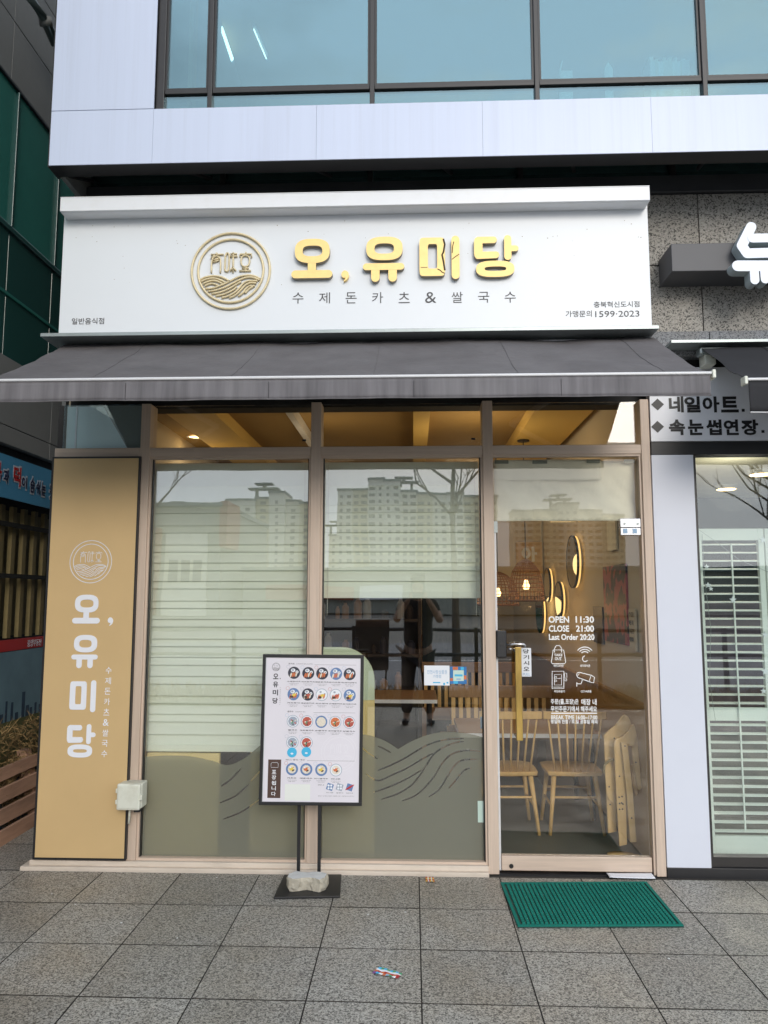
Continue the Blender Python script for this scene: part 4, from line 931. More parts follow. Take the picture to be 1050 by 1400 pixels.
bxm('trim_line', -hw + fw, -hw + fw + 0.002, -0.0125, -0.009, -hh + fw, hh - fw, 'greyalu', ms)
po = bxm('menu_sheet', -hw + fw, hw - fw, -0.007, 0.006, -hh + fw, hh - fw, 'paper', ms)
for u in (408.5, 436.5):
    x = at(u, 1150, YM + 0.02)[0]; bx('post', x - 0.0085, x + 0.0085, YM + 0.012, YM + 0.03, 0.008, 0.72, 'black', ms, 0.002)
iw_, ih_ = bw - 2 * fw, bh - 2 * fw
def mp_(x, y):  # drawing units of the menu sheet -> sheet metres
    return (-iw_ / 2 + (x - 122) / 805 * iw_, ih_ / 2 - (y - 122 + (x - 122) * 0.012) / 1180 * ih_)
def mtext(s, x0, x1, y0, y1, m='ink', bold=0.0, par=None):
    a_, b_ = mp_(x0, y1); c_, d_ = mp_(x1, y0)
    return text_fit('lettering', s, a_, c_, b_, d_, -0.0072, m, par or po, bold=bold, thick=0.0004, frame=FM)
def disc(b, x, z, rx, rz, y, n=18, rot=0):
    p = []
    for k in range(n):
        t = 2 * PI * k / n; a_, c_ = rx * math.cos(t), rz * math.sin(t); p.append((x + a_ * math.cos(rot) - c_ * math.sin(rot), z + a_ * math.sin(rot) + c_ * math.cos(rot)))
    b.prism(p, y, y + 0.0003)
random.seed(5)
rows = [(245, [363, 484, 602, 720, 835], ['k', 'k', 'k', 'b', 'k'], 'cut'), (422, [363, 484, 602, 720, 838], ['b', 'k', 'g', 'g', 'b'], 'mix'), (645, [363, 482, 602, 720, 838], ['g', 'g', 'b', 'g', 'g'], 'noodle'), (818, [363, 482], ['g', 'g'], 'noodle2'), (1035, [365, 485, 610, 733], ['b', 'b', 'b', 'g'], 'side')]
names = ['수제돈카츠', '치즈돈카츠', '매운돈카츠', '돈카츠정식', '오유미당정식', '카츠정식', '매운돈카츠', '치즈정식', '수제돈카츠', '유미돈카츠', '쌀국수', '매운쌀국수', '오쌀국수', '유미쌀국수', '당쌀국수', '매운국수', '쌀국수정식', '카츠오', '매운국수', '미니쌀국수', '미니돈']
ni = 0
for y, xs_, pl_s, kind in rows:
    for x, pk in zip(xs_, pl_s):
        b = MB(); cx_, cz_ = mp_(x, y); R_ = 0.0325; yy = -0.0075
        b.use({'k': 'darkplate', 'b': 'blueplate', 'g': 'greyplate'}[pk]); disc(b, cx_, cz_, R_, R_, yy, 24)
        if pk == 'g': b.use('paper2'); disc(b, cx_, cz_, R_ * .9, R_ * .9, yy - .0003, 24)
        yy -= 0.0006
        def blob(m, dx, dz, rx, rz, rot=0):
            global yy_; b.use(m); disc(b, cx_ + dx * R_, cz_ + dz * R_, rx * R_, rz * R_, yy - 0.0003 * blob.n, 10, rot); blob.n += 1
        blob.n = 0
        if kind in ('cut', 'mix'):
            blob('paper2', -.15, .42, .38, .3); blob('greyplate', -.2, .45, .2, .16); blob('paper2', .5, .15, .25, .25); blob('ink', .5, .15, .1, .1)
            for k in range(4): blob('orange' if (k + ni) % 3 else 'cream', -.5 + .3 * k, -.35 + .04 * k, .13, .42, -.25)
            if kind == 'mix': blob('yellow' if ni % 2 else 'rednoodle', .1, -.1, .35, .22, .5); blob('brownp', -.3, -.4, .3, .2)
        elif kind in ('noodle', 'noodle2'):
            blob({0: 'greyplate', 1: 'rednoodle', 2: 'cream', 3: 'orange', 4: 'rednoodle'}[ni % 5], 0, 0, .78, .78)
            for k in range(9): t = k * 2.4; blob(('cream', 'rednoodle', 'ink', 'green')[k % 4 if ni % 5 != 2 else 0], .5 * math.cos(t) * (k % 3) / 2, .5 * math.sin(t) * (k % 3) / 2, .2, .09, t)
        else:
            blob('cream', 0, 0, .7, .7); blob('yellow' if ni % 2 else 'orange', -.1, .05, .35, .3); blob('brownp', .2, -.2, .25, .12, .6); blob('paper2', -.25, .3, .16, .14); blob('red', .25, .3, .1, .05)
        b.build('dish_picture', None, po, mtx=FM)
        nm = names[ni]; w2 = min(58, 13 * len(nm)) 
        yo = y + (66 if kind != 'noodle2' else 200)
        if kind != 'noodle2':
            mtext(nm, x - w2, x + w2, yo, yo + 12, bold=0.02); mtext('수제 돈카츠 정식', x - 40, x + 40, yo + 20, yo + 26); mtext('매운 정식', x - 28, x + 28, yo + 31, yo + 37)
        b = MB(); rx_, rz_ = mp_(x - 50, y - 48); col_ = ['greyplate', 'lblue', 'red'][ni % 3]
        pts = [(rx_ + 0.009 * math.cos(t * PI / 7), -0.0073, rz_ + 0.009 * math.sin(t * PI / 7)) for t in range(14)]
        b.tube(pts, 0.0005, 4, sy=.3, closed=True); b.build('badge_ring', col_, po, mtx=FM)
        ni += 1
for x, y in ((362, 900), (482, 893)):
    b = MB(); cx_, cz_ = mp_(x, y); b.use('cyan'); disc(b, cx_, cz_, 0.026, 0.026, -0.0084, 24); b.use('paper2'); disc(b, cx_, cz_ - 0.006, 0.008, 0.005, -0.0088, 10); b.build('blue_badge', None, po, mtx=FM)
    mtext('매운', x - 18, x + 18, y - 18, y - 8, 'paper2')
for s, x0, x1, y0 in (('돈카츠', 315, 366, 162), ('쌀국수', 315, 366, 558), ('미니 / 정식 / 국수', 312, 472, 952)):
    mtext(s, x0, x1, y0, y0 + 15, bold=0.01)
    a_, b_ = mp_(535 if x1 < 400 else 490, y0 + 8 + 4); c_, _ = mp_(888, y0)
    MB().box(a_, c_, -0.0074, -0.0070, b_ - 0.0005, b_ + 0.0005).build('rule_line', 'ink', po, mtx=FM)
mtext('수제 돈카츠 정식 오유미당', 380, 520, 165, 174); mtext('수제 쌀국수 정식', 380, 465, 562, 571)
# left column of the menu
b = MB(); ex, ez = mp_(210, 200)
for rr in (1, .85): b.tube([(ex + 0.0215 * rr * math.cos(t * PI / 16), -0.0073, ez + 0.0215 * rr * math.sin(t * PI / 16)) for t in range(32)], 0.0006, 4, sy=.3, closed=True)
for k in range(5): b.tube([(ex - 0.015 + 0.0075 * i, -0.0073, ez - 0.004 - k * 0.0028 + 0.002 * math.sin(i * 1.6)) for i in range(5)], 0.0005, 4, sy=.3)
for k in (-1, 0, 1): b.tube([(ex + k * 0.008, -0.0073, ez + 0.002), (ex + k * 0.008, -0.0073, ez + 0.011)], 0.0006, 4, sy=.3)
b.build('printed_emblem', 'ink', po, mtx=FM)
for k, yc in (('오', 278), ('유', 345), ('미', 412), ('당', 480)): mtext(k, 187, 232, yc - 24, yc + 24, bold=0.03)
mtext(',', 243, 251, 290, 302, bold=0.02)
for i, ch in enumerate(subs): mtext(ch, 245, 254, 368 + i * 17, 376 + i * 17)
a_, b_ = mp_(165, 1272); c_, d_ = mp_(273, 960)
br = MB().box(a_, c_, -0.0076, -0.0071, b_, d_).build('brown_label', 'brownp', po, mtx=FM)
for k, yc in zip('포장됩니다', (1062, 1105, 1150, 1193, 1238)):
    q0, q1 = mp_(198, yc + 17); q2, q3 = mp_(234, yc - 17); text_fit('lettering', k, q0, q2, q1, q3, -0.0078, 'paper2', po, bold=0.02, thick=0.0004, frame=FM)
b = MB(); q0, q1 = mp_(190, 1025); q2, q3 = mp_(248, 985)
b.tube([(q0, -0.008, q1), (q2, -0.008, q1), (q2 + 0.001, -0.008, q3 - 0.006), (q2 - 0.004, -0.008, q3), (q0 + 0.004, -0.008, q3), (q0 - 0.001, -0.008, q3 - 0.006)], 0.0008, 4, sy=.3, closed=True); b.build('pack_symbol', 'paper2', po, mtx=FM)
a_, b_ = mp_(310, 1290); c_, d_ = mp_(522, 1155)
M['patchp'] = mat('cover_paper', (0.74, 0.76, 0.72), 0.5)
MB().box(a_, c_, -0.0077, -0.0071, b_, d_).build('cover_patch', 'patchp', po, mtx=FM)
for x, m in ((685, 'blueplate'), (766, 'greyplate'), (850, 'blueplate')):
    cx_, cz_ = mp_(x, 1172); b = MB(); s_ = 0.017; t = -0.3
    R4 = [(cx_ + s_ * (a * math.cos(t) - c * math.sin(t)), cz_ + s_ * (a * math.sin(t) + c * math.cos(t))) for a, c in ((-1, -1), (1, -1), (1, 1), (-1, 1))]
    b.use(m); b.prism(R4, -0.0075, -0.0072); b.use('paper2')
    if x != 850: [disc(b, cx_ + dx, cz_ + dz, .006, .006, -0.0078, 8) for dx in (-.007, .007) for dz in (-.007, .007)]
    else:
        b.use('red'); [disc(b, cx_ + dx, cz_ + dx * .4, .022, .004, -0.0078 - .0003 * i, 8, .6) for i, dx in enumerate((-.006, .0, .006))]
    b.build('side_dish_picture', None, po, mtx=FM)
    mtext(('미니돈', '쌀정식', '매운카츠')[(685, 766, 850).index(x)], x - 28, x + 30, 1214, 1223)
mtext('미니', 586, 634, 1152, 1164); mtext('돈카츠 : 국수 정식 / 쌀국수 / 매운정식 수제 / 오유미당 정식 수제 카츠', 588, 888, 1240, 1250)
M['ghost'] = mat('ghost_print', (0.78, 0.76, 0.80), 0.5)
b = MB(); cx_, cz_ = mp_(758, 895)
for rr in (1, .85): b.tube([(cx_ + 0.095 * rr * math.cos(t * PI / 30), -0.0070, cz_ + 0.095 * rr * math.sin(t * PI / 30)) for t in range(60)], 0.0009, 4, sy=.3, closed=True)
for p in EMB['waves']: b.tube([(cx_ + (q[0] - 490) / 435 * 0.095, -0.0070, cz_ + (490 - q[1]) / 435 * 0.095) for q in p], 0.0007, 4, sy=.3)
for p in EMB['chars']: b.tube([(cx_ + (q[0] - 490) / 435 * 0.095, -0.0070, cz_ + (490 - q[1]) / 435 * 0.095) for q in p], 0.0008, 4, sy=.3)
b.build('watermark_emblem', 'ghost', po, mtx=FM)
# base plate: ground quad measured in the photograph
b = MB(); g4 = [(-0.723, -0.387), (-0.395, -0.358), (-0.416, -0.062), (-0.722, -0.078)]
b.hexa([(x, y, 0.001) for x, y in g4] + [(x, y, 0.012) for x, y in g4]); b.build('base_plate', 'black', ms, 0.002)
# stone that weighs the base down
def rock():
    cx_, cy_ = -0.572, -0.262
    out = [(-.105, -.015), (-.098, .035), (-.07, .062), (-.03, .045), (.02, .052), (.07, .050), (.104, .028), (.102, -.02), (.080, -.058), (.045, -.052), (.02, -.036), (-.02, -.036), (-.05, -.055), (-.088, -.050)]
    b = MB(); rings = []
    for z, s_ in ((0.013, .93), (0.03, 1.0), (0.055, 1.0), (0.068, .96), (0.074, .90)):
        rings.append([b.bm.verts.new((cx_ + x * s_ + .009 * noise.noise(Vector((x * 45, y * 45, z * 50))), cy_ + y * s_ + .009 * noise.noise(Vector((y * 50, x * 50, z * 60))), z + (.004 * noise.noise(Vector((x * 30, y * 30, 1))) if z > .05 else 0))) for x, y in smooth_path(out + [out[0]], 3)[:-1]])
    n = len(rings[0])
    for a_, c_ in zip(rings, rings[1:]):
        for k in range(n): b.bm.faces.new((a_[k], a_[(k + 1) % n], c_[(k + 1) % n], c_[k]))
    b.bm.faces.new(rings[0][::-1]); f = b.bm.faces.new(rings[-1]); 
    b.mats = ['rock', 'rocktop']; f.material_index = 1
    o = b.build('stone_weight', None, None); tag(o, 'pale rough broken stone lying on the black foot of the menu board', 'stone')
rock()

# ================================================================== DOORMAT
mt = empty('doormat', (0.81, -0.38, 0.0), 'green rubber doormat with a raised grid in front of the glass door', 'doormat')
q4 = [(0.442, -0.667), (1.196, -0.632), (1.190, -0.099), (0.424, -0.140)]
def qm(s_, t): 
    a_ = Vector(q4[0]).lerp(Vector(q4[1]), s_); b_ = Vector(q4[3]).lerp(Vector(q4[2]), s_); return a_.lerp(b_, t)
b = MB(); b.hexa([(x, y, 0.001) for x, y in q4] + [(x, y, 0.006) for x, y in q4]); M['matshade'] = mat('shaded_gap_rubber', (0.002, 0.035, 0.028), 0.6); b.build('mat_sheet', 'matshade', mt)  # sheet coloured darker to stand for the shade between the nubs
b = MB()
for t0, t1, s0, s1 in ((0, .03, 0, 1), (.97, 1, 0, 1)): 
    p = [qm(s0, t0), qm(s1, t0), qm(s1, t1), qm(s0, t1)]; b.hexa([(v.x, v.y, 0.0062) for v in p] + [(v.x, v.y, 0.011) for v in p])
for s0, s1 in ((0, .02), (.98, 1)):
    p = [qm(s0, .03), qm(s1, .03), qm(s1, .97), qm(s0, .97)]; b.hexa([(v.x, v.y, 0.0062) for v in p] + [(v.x, v.y, 0.011) for v in p])
b.build('mat_border', 'mat', mt)
b = MB(); nxm, nym = 34, 22
for i in range(nxm):
    for j in range(nym):
        p = qm(.03 + .94 * (i + .5) / nxm, .045 + .91 * (j + .5) / nym); r_ = 0.0078 
        b.hexa([(p.x - r_, p.y - r_, .006), (p.x + r_, p.y - r_, .006), (p.x + r_, p.y + r_, .006), (p.x - r_, p.y + r_, .006), (p.x - r_ * .85, p.y - r_ * .85, .0135), (p.x + r_ * .85, p.y - r_ * .85, .0135), (p.x + r_ * .85, p.y + r_ * .85, .0135), (p.x - r_ * .85, p.y + r_ * .85, .0135)])
o = b.build('nubs', 'mat', mt); o['kind'] = 'stuff'

# ================================================================== LITTER
def scrap(pts, bands, label, nm='paper_scrap', cat='litter'):
    r = empty(nm, (pts[0][0], pts[0][1], 0.0), label, cat)
    P4 = [Vector(p) for p in pts]; q = lambda s_, t: P4[0].lerp(P4[1], s_).lerp(P4[3].lerp(P4[2], s_), t)
    n = 8; b = MB(); V = [[b.bm.verts.new((q(i / n, j / 4).x, q(i / n, j / 4).y, 0.004 + 0.004 * abs(math.sin(i * .9 + j * .7)))) for j in range(5)] for i in range(n + 1)]
    fm = {}
    for m in dict.fromkeys(bands): b.use(m); fm[m] = b.cur
    for i in range(n):
        for j in range(4):
            f = b.bm.faces.new((V[i][j], V[i + 1][j], V[i + 1][j + 1], V[i][j + 1])); f.material_index = fm[bands[(i * 4 + j * 3) % len(bands)] if j else bands[i % len(bands)]]
    o = b.build('wrapper', None, r); s_ = o.modifiers.new('thickness', 'SOLIDIFY'); s_.thickness = 0.0006
scrap([(-0.195, -1.115), (-0.09, -1.155), (-0.075, -1.115), (-0.168, -1.065)], ['purple', 'cyan', 'paper2', 'orange', 'lblue', 'green', 'paper2', 'red'], 'crumpled multicoloured wrapper lying in the middle of the paving')
scrap([(0.035, -0.135), (0.082, -0.135), (0.078, -0.07), (0.033, -0.065)], ['yellow', 'orange', 'paper2', 'red', 'yellow', 'cream'], 'tiny yellow and red paper scrap on the paving close to the sill')
b = MB()
random.seed(3)
for i in range(10):
    x, y = random.uniform(-1.9, 1.6), random.uniform(-1.7, -0.1); r_ = random.uniform(.003, .006); b.lathe([(0, .001), (r_, .001), (r_ * .8, .003), (0, .004)], (x, y, 0), 7)
o = b.build('crumbs', 'rocktop'); tag(o, 'scattered pale specks on the granite paving', kind='stuff')
x0, y0 = 0.86, -0.005
pk = empty('white_bag', (1.13, 0.0, 0.0), 'flattened white plastic bag under the door', 'bag')
waved('bag_sheet', 0.0, 0.24, 0.0, 0.07, 0, 0.006, 'vinyl', pk, 16, 6, seed=5)
o = D.objects[[c_.name for c_ in pk.children][0]]; o.rotation_euler = (-PI / 2, 0, 0); o.location = Vector((0.0, -0.02, 0.012))

# ================================================================== INSIDE THE RESTAURANT
def dup(root, loc, rz, label):
    r = root.copy(); col.objects.link(r); r.location = loc; r.rotation_euler = (0, 0, rz); r['label'] = label
    for ch in list(root.children):
        c_ = ch.copy(); col.objects.link(c_); c_.parent = r
        for g in ch.children: d_ = g.copy(); col.objects.link(d_); d_.parent = c_
    return r
def make_chair(label):
    """backrest towards -y"""
    r = empty('chair', (0, 0, 0), label, 'chair', 'spindle back dining chairs')
    SW, SH = 0.175, 0.385
    out = [(-.175, -.15), (-.185, .0), (-.18, .14), (-.12, .185), (0, .195), (.12, .185), (.18, .14), (.185, 0), (.175, -.15), (0, -.17)]
    b = MB(); a_ = [b.bm.verts.new((x, y, SH)) for x, y in out]; c_ = [b.bm.verts.new((x * .95, y * .95, SH - .028)) for x, y in out]; n = len(out)
    b.bm.faces.new(a_); b.bm.faces.new(c_[::-1])
    for k in range(n): b.bm.faces.new((a_[k], c_[k], c_[(k + 1) % n], a_[(k + 1) % n]))
    b.build('seat', 'chair', r, 0.006)
    for sx in (-1, 1):
        for sy in (-1, 1):
            b = MB(); b.tube([(sx * .13, sy * .12, SH - .03), (sx * .17, sy * .165, 0.0)], .017, 8, .011); b.build('leg', 'chair', r, smooth=True)
        b = MB(); b.tube([(sx * .15, -.142, .17), (sx * .15, .142, .17)], .008, 6); b.build('stretcher', 'chair', r, smooth=True)
    for sy in (-1, 1): b = MB(); b.tube([(-.147, sy * .138, .225), (.147, sy * .138, .225)], .008, 6); b.build('stretcher', 'chair', r, smooth=True)
    for k in range(7):
        t = (k - 3) / 3; b = MB(); b.tube([(t * .125, -.145 + .012 * abs(t), SH - .005), (t * .168, -.205 + .03 * t * t, SH + .335)], .0075, 6, .0065); b.build('spindle', 'chair', r, smooth=True)
    b = MB(); n = 12; V = []
    for k in range(n + 1):
        t = -1 + 2 * k / n; x = t * .20; y = -.210 + .035 * t * t; z = SH + .335 - .004 * t * t
        V.append([b.bm.verts.new(p) for p in ((x, y - .009, z), (x, y + .009, z), (x, y + .009, z + .048), (x, y - .009, z + .048))])
    for k in range(n):
        for j in range(4): b.bm.faces.new((V[k][j], V[k][(j + 1) % 4], V[k + 1][(j + 1) % 4], V[k + 1][j]))
    b.bm.faces.new(V[0][::-1]); b.bm.faces.new(V[-1]); b.build('top_rail', 'chair', r, 0.005)
    return r
ch0 = make_chair('pale wooden spindle back chair right behind the door print, at the end of the table')
ch0.location = (1.0, 0.86, 0)
dup(ch0, (0.585, 0.85, 0), 0.04, 'pale wooden spindle back chair half hidden by the left edge of the door')
def mk_table(x0, x1, y0, y1, z, label, edge='paper2'):
    r = empty('dining_table', ((x0 + x1) / 2, (y0 + y1) / 2, 0), label, 'table')
    t = bx('table_top', x0, x1, y0, y1, z - .03, z, 'wood3', r, .003); bx('white_edge', x0 + .003, x1 - .003, y0 - .006, y0 - .0005, z - .029, z - .002, edge, t)
    for x in (x0 + .06, x1 - .06):
        for y in (y0 + .06, y1 - .06): b = MB(); b.tube([(x, y, z - .031), (x, y, 0)], .018, 8); b.build('leg', 'black', r)
    return r
mk_table(0.28, 1.24, 0.98, 1.62, 0.575, 'brown dining table with a white front edge behind the two spindle chairs')
mk_table(-0.9, 0.16, 1.7, 2.3, 0.70, 'brown table with white edge behind the middle window')
# settle benches with slatted backs standing one behind the other
def bench(y, x0, x1, label, z=0.86, first=None):
    r = empty('slatted_bench', ((x0 + x1) / 2, y, 0), label, 'bench', 'slatted wooden benches')
    bx('top_rail', x0, x1, y, y + .04, z - .09, z, 'wood3', r, .004); bx('lower_rail', x0, x1, y, y + .04, .42, .50, 'wood3', r, .003)
    bx('seat', x0, x1, y + .041, y + .45, .38, .42, 'wood3', r, .003)
    n = int((x1 - x0) / .06)
    for k in range(n): x = x0 + .02 + k * (x1 - x0 - .04) / n; bx('slat', x, x + .03, y + .008, y + .03, .50, z - .09, 'chair', r)
    for x in (x0, x1 - .05): bx('end_board', x, x + .05, y + .0405, y + .45, 0, .379, 'wood3', r)
    return r
bench(1.75, .25, 1.05, 'slatted wooden bench nearest behind the table with the white edge', .80)
bench(2.7, .05, .95, 'second slatted wooden bench, behind the nearest one', .90)
bench(3.7, -.1, .85, 'third slatted wooden bench, farther back in the room', .98)
bench(4.7, -.2, .75, 'rearmost slatted wooden bench, close to the back wall', 1.05)
bx('skirting_board', 0.2, 1.2, 2.25, 2.27, 0.0, 0.36, 'wood3', D.objects['slatted_bench'])  # plain brown board low behind the nearest bench
M['shelfdark'] = mat('dark_walnut', (.045, .03, .022), .6, var=.3, scale=6)
su = empty('shelf_unit', (-.5, 2.9, 0), 'dark brown shelf unit with small jars behind the middle window', 'shelf')
bx('back_board', -1.6, .02, 3.05, 3.08, 0, 1.85, 'shelfdark', su); bx('side_board', .021, .05, 2.75, 3.08, 0, 1.85, 'shelfdark', su)
for z in (.3, .62, .94, 1.26, 1.56, 1.83): bx('shelf_board', -1.6, .02, 2.75, 3.049, z, z + .025, 'shelfdark', su)
random.seed(17)
for z in (.62, .94, 1.26, 1.56):
    x = -.95
    while x < -.02:
        h_ = random.uniform(.08, .2); r_ = random.uniform(.02, .04); b = MB(); b.lathe([(0, 0), (r_, 0), (r_, h_ * .75), (r_ * .5, h_ * .9), (r_ * .5, h_), (0, h_)], (x, 2.85, z + .026), 9); b.build('jar', random.choice(['greyplate', 'brownp', 'shelfdark', 'wood3', 'darkplate']), su); x += random.uniform(.07, .17)
cu_ = empty('dark_backdrop', (.3, 2.8, 0), 'dark teal drape added behind the notice to darken the middle window', 'backdrop')  # drape added to keep the room dark behind the middle pane
waved('drape', .055, .60, .05, 1.80, 2.8, .05, 'teal', cu_, 30, 10, seed=8, fx=9, fz=.3); bx('backdrop_rod', .03, .62, 2.79, 2.81, 1.83, 1.85, 'chrome', cu_)
# little white kettle and cup on the table
kt = empty('condiment_tin', (0.93, 1.1, 0.575), 'white tin with red marks standing on the table behind the door', 'tin')
b = MB(); b.lathe([(0, 0), (.032, 0), (.035, .01), (.035, .10), (.03, .108), (0, .108)], (1.13, 1.18, .575)); b.build('tin_body', 'cream', kt, smooth=True)
bx('tin_mark', 1.105, 1.14, 1.142, 1.1445, .62, .65, 'red', kt)
bx('tin_label', 1.115, 1.13, 1.140, 1.1415, .655, .67, 'ink', kt)
# folded wooden high chair leaning by the door
hc = empty('folded_high_chair', (1.14, 0.42, 0), 'folded birch wood high chair standing against the dado inside the door', 'high chair')
def board(name, pts, yc, th, par, rx=0.0):
    """pts in photo-zoom units on the upright plane yc"""
    b = MB(); b.prism([at(650 + x / 3.5, 820 + y / 3.5, yc) for x, y in pts], yc, yc + th); return b.build(name, 'wood2', par, .003)
board('side_board', [(615, 650), (640, 625), (672, 600), (700, 560), (715, 550), (732, 560), (745, 590), (738, 640), (700, 650), (668, 690), (672, 900), (676, 1110), (636, 1118), (625, 900)], .36, .018, hc)
board('side_board', [(664, 690), (672, 665), (705, 655), (735, 630), (748, 600), (760, 598), (772, 640), (760, 700), (715, 700), (720, 900), (726, 1172), (690, 1180), (678, 1000), (668, 800)], .29, .018, hc)
board('leg_board', [(698, 684), (728, 684), (752, 900), (772, 1160), (742, 1162), (722, 900)], .262, .018, hc)
board('arm_board', [(742, 652), (774, 648), (796, 905), (778, 912), (758, 800)], .31, .016, hc)
board('brace_board', [(746, 790), (760, 790), (778, 930), (768, 940), (752, 880)], .335, .016, hc)
board('seat_board', [(617, 790), (640, 770), (668, 820), (668, 980), (640, 960), (628, 930)], .34, .014, hc)
b = MB(); q = [at(650 + x / 3.5, 820 + y / 3.5, .325) for x, y in ((612, 830), (618, 790), (640, 770), (664, 765))]
b.tube([(x, .325, z) for x, z in q], .007, 6); b.build('strap', 'bar', hc, smooth=True)
for x, y in ((665, 663), (716, 700), (690, 845), (757, 663), (768, 778), (688, 945), (702, 942), (690, 975), (700, 972), (706, 978), (690, 1003), (704, 1002), (748, 1045), (640, 895), (645, 980)):
    yq = .259 if x > 698 and x < 760 and y < 1170 and y > 690 and not (x < 710 and y > 930) else .286
    if x > 755: yq = .307
    if x < 670: yq = .337 if y > 700 else .357
    px, pz = at(650 + x / 3.5, 820 + y / 3.5, yq); b = MB(); b.tube([(px, yq, pz), (px, yq + .004, pz)], .0045, 8); b.build('bolt', 'darkbrown', hc)
for x0, x1, y0, y1, yc in ((630, 755, 1150, 1200, .30), (700, 788, 1140, 1185, .27)):
    b = MB(); xa_, za_ = at(650 + x0 / 3.5, 820 + y1 / 3.5, yc); xb_, _ = at(650 + x1 / 3.5, 820 + y0 / 3.5, yc)
    b.lathe([(0, 0.0), ((xb_ - xa_) / 2, 0), ((xb_ - xa_) / 2, .02), (0, .024)], ((xa_ + xb_) / 2, yc + .0, 0.002), 20, .5); b.build('foot_pad', 'wood2', hc, smooth=True)
# round backlit mirrors on the side wall
for i, (u, v, dv, lab) in enumerate(((788, 768, 66, 'largest and nearest round mirror with a warm glowing rim on the side wall'), (769, 820, 45, 'small low round glowing mirror just above the opening hours'), (753, 800, 42, 'small round glowing mirror left of the largest one'), (742, 837, 52, 'round glowing mirror lowest on the wall, beside the rattan lamp'))):
    y, z = atx(u, v, 1.30); dist = y - CP[1]; R_ = dv / 1037 * dist / 2 * 1.04
    mr = empty('round_mirror', (1.30, y, z), lab, 'mirror', 'round backlit wall mirrors')
    def ell(name, r0, r1, x0, x1, m):
        b = MB(); n = 36; out = [(math.cos(2 * PI * k / n), math.sin(2 * PI * k / n)) for k in range(n)]
        if r0 <= 0:
            a_ = [b.bm.verts.new((x0, y + r1 * p, z + r1 * q)) for p, q in out]; c_ = [b.bm.verts.new((x1, y + r1 * p, z + r1 * q)) for p, q in out]
            b.bm.faces.new(a_); b.bm.faces.new(c_[::-1])
            for k in range(n): b.bm.faces.new((a_[k], c_[k], c_[(k + 1) % n], a_[(k + 1) % n]))
        else:
            V = [[b.bm.verts.new((xx, y + rr * p, z + rr * q)) for p, q in out] for xx, rr in ((x0, r0), (x0, r1), (x1, r1), (x1, r0))]
            for a_, c_ in ((V[0], V[1]), (V[1], V[2]), (V[2], V[3]), (V[3], V[0])):
                for k in range(n): b.bm.faces.new((a_[k], a_[(k + 1) % n], c_[(k + 1) % n], c_[k]))
        b.build(name, m, mr)
    ell('mirror_glass', 0, R_, 1.262, 1.27, 'mirror'); ell('rim', R_ + .0005, R_ + .008, 1.260, 1.279, 'black'); ell('light_ring', R_ - .012, R_ + .004, 1.2795, 1.294, 'warm')
for (y, z, e) in ((1.9, 1.75, 1.2), (3.2, 1.4, 1.2)): e *= .5; lamp(1.2, y, z, e, 0.1, (1.0, 0.7, 0.3))
# red and black poster and paper notices on the side wall
M['art'] = D.materials.new('swirled_red_print'); M['art'].use_nodes = True
t_ = M['art'].node_tree; p_ = t_.nodes['Principled BSDF']; p_.inputs['Roughness'].default_value = .5
g_n = t_.nodes.new('ShaderNodeNewGeometry'); w_n = t_.nodes.new('ShaderNodeTexWave'); w_n.inputs['Scale'].default_value = 2.6; w_n.inputs['Distortion'].default_value = 14; w_n.inputs['Detail'].default_value = 3; w_n.inputs['Detail Scale'].default_value = 1.6
r_n = t_.nodes.new('ShaderNodeValToRGB'); e_ = r_n.color_ramp.elements; e_[0].color = (.02, .018, .03, 1); e_[0].position = .25; e_[1].color = (.34, .05, .07, 1); e_[1].position = .6; x_n = e_.new(.42); x_n.color = (.07, .03, .05, 1)
t_.links.new(g_n.outputs['Position'], w_n.inputs['Vector']); t_.links.new(w_n.outputs['Fac'], r_n.inputs[0]); t_.links.new(r_n.outputs[0], p_.inputs['Base Color'])
def wallquad(name, ya, yb, z0a, z1a, z0b, z1b, m, par, x0=1.306, x1=1.3195):
    b = MB(); b.hexa([(x0, ya, z0a), (x1, ya, z0a), (x1, yb, z0b), (x0, yb, z0b), (x0, ya, z1a), (x1, ya, z1a), (x1, yb, z1b), (x0, yb, z1b)]); return b.build(name, m, par)
ps = empty('wall_poster', (1.31, .8, 1.2), 'swirling red and black poster on the side wall right of the mirrors', 'poster')
wallquad('print', .52, 1.09, 1.19, 1.70, 1.19, 1.70, 'art', ps)
p2 = empty('wall_poster', (1.31, 1.25, 1.2), 'small dark poster left of the swirling red one', 'poster'); wallquad('print', 1.14, 1.42, 1.16, 1.42, 1.16, 1.42, 'darkplate', p2)
p3 = empty('wall_notice', (1.31, .42, 1.3), 'pale sheet with dark writing imitating a reflection at the right edge of the door', 'notice'); wallquad('sheet', .33, .46, 1.17, 1.42, 1.17, 1.42, 'wallin', p3, 1.3, 1.312)  # sheet and writing stand in for small reflections right of the poster
fmw = Matrix.Translation((1.2985, .46, 1.29)) @ Matrix.Rotation(-PI / 2, 4, 'Z')
for i, s_ in enumerate(('주문', '매장 내', '주문은', '매장에서')): text_fit('lettering', s_, 0.012, 0.11 - .01 * (i % 2), .08 - i * .05, .11 - i * .05, 0.0, 'ink', p3, frame=fmw)
p4 = empty('wall_notice', (1.31, .75, 1.8), 'pale framed notice high on the side wall above the red poster', 'notice'); wallquad('sheet', .70, .92, 1.80, 2.0, 1.80, 2.0, 'cloth', p4, 1.3, 1.312)
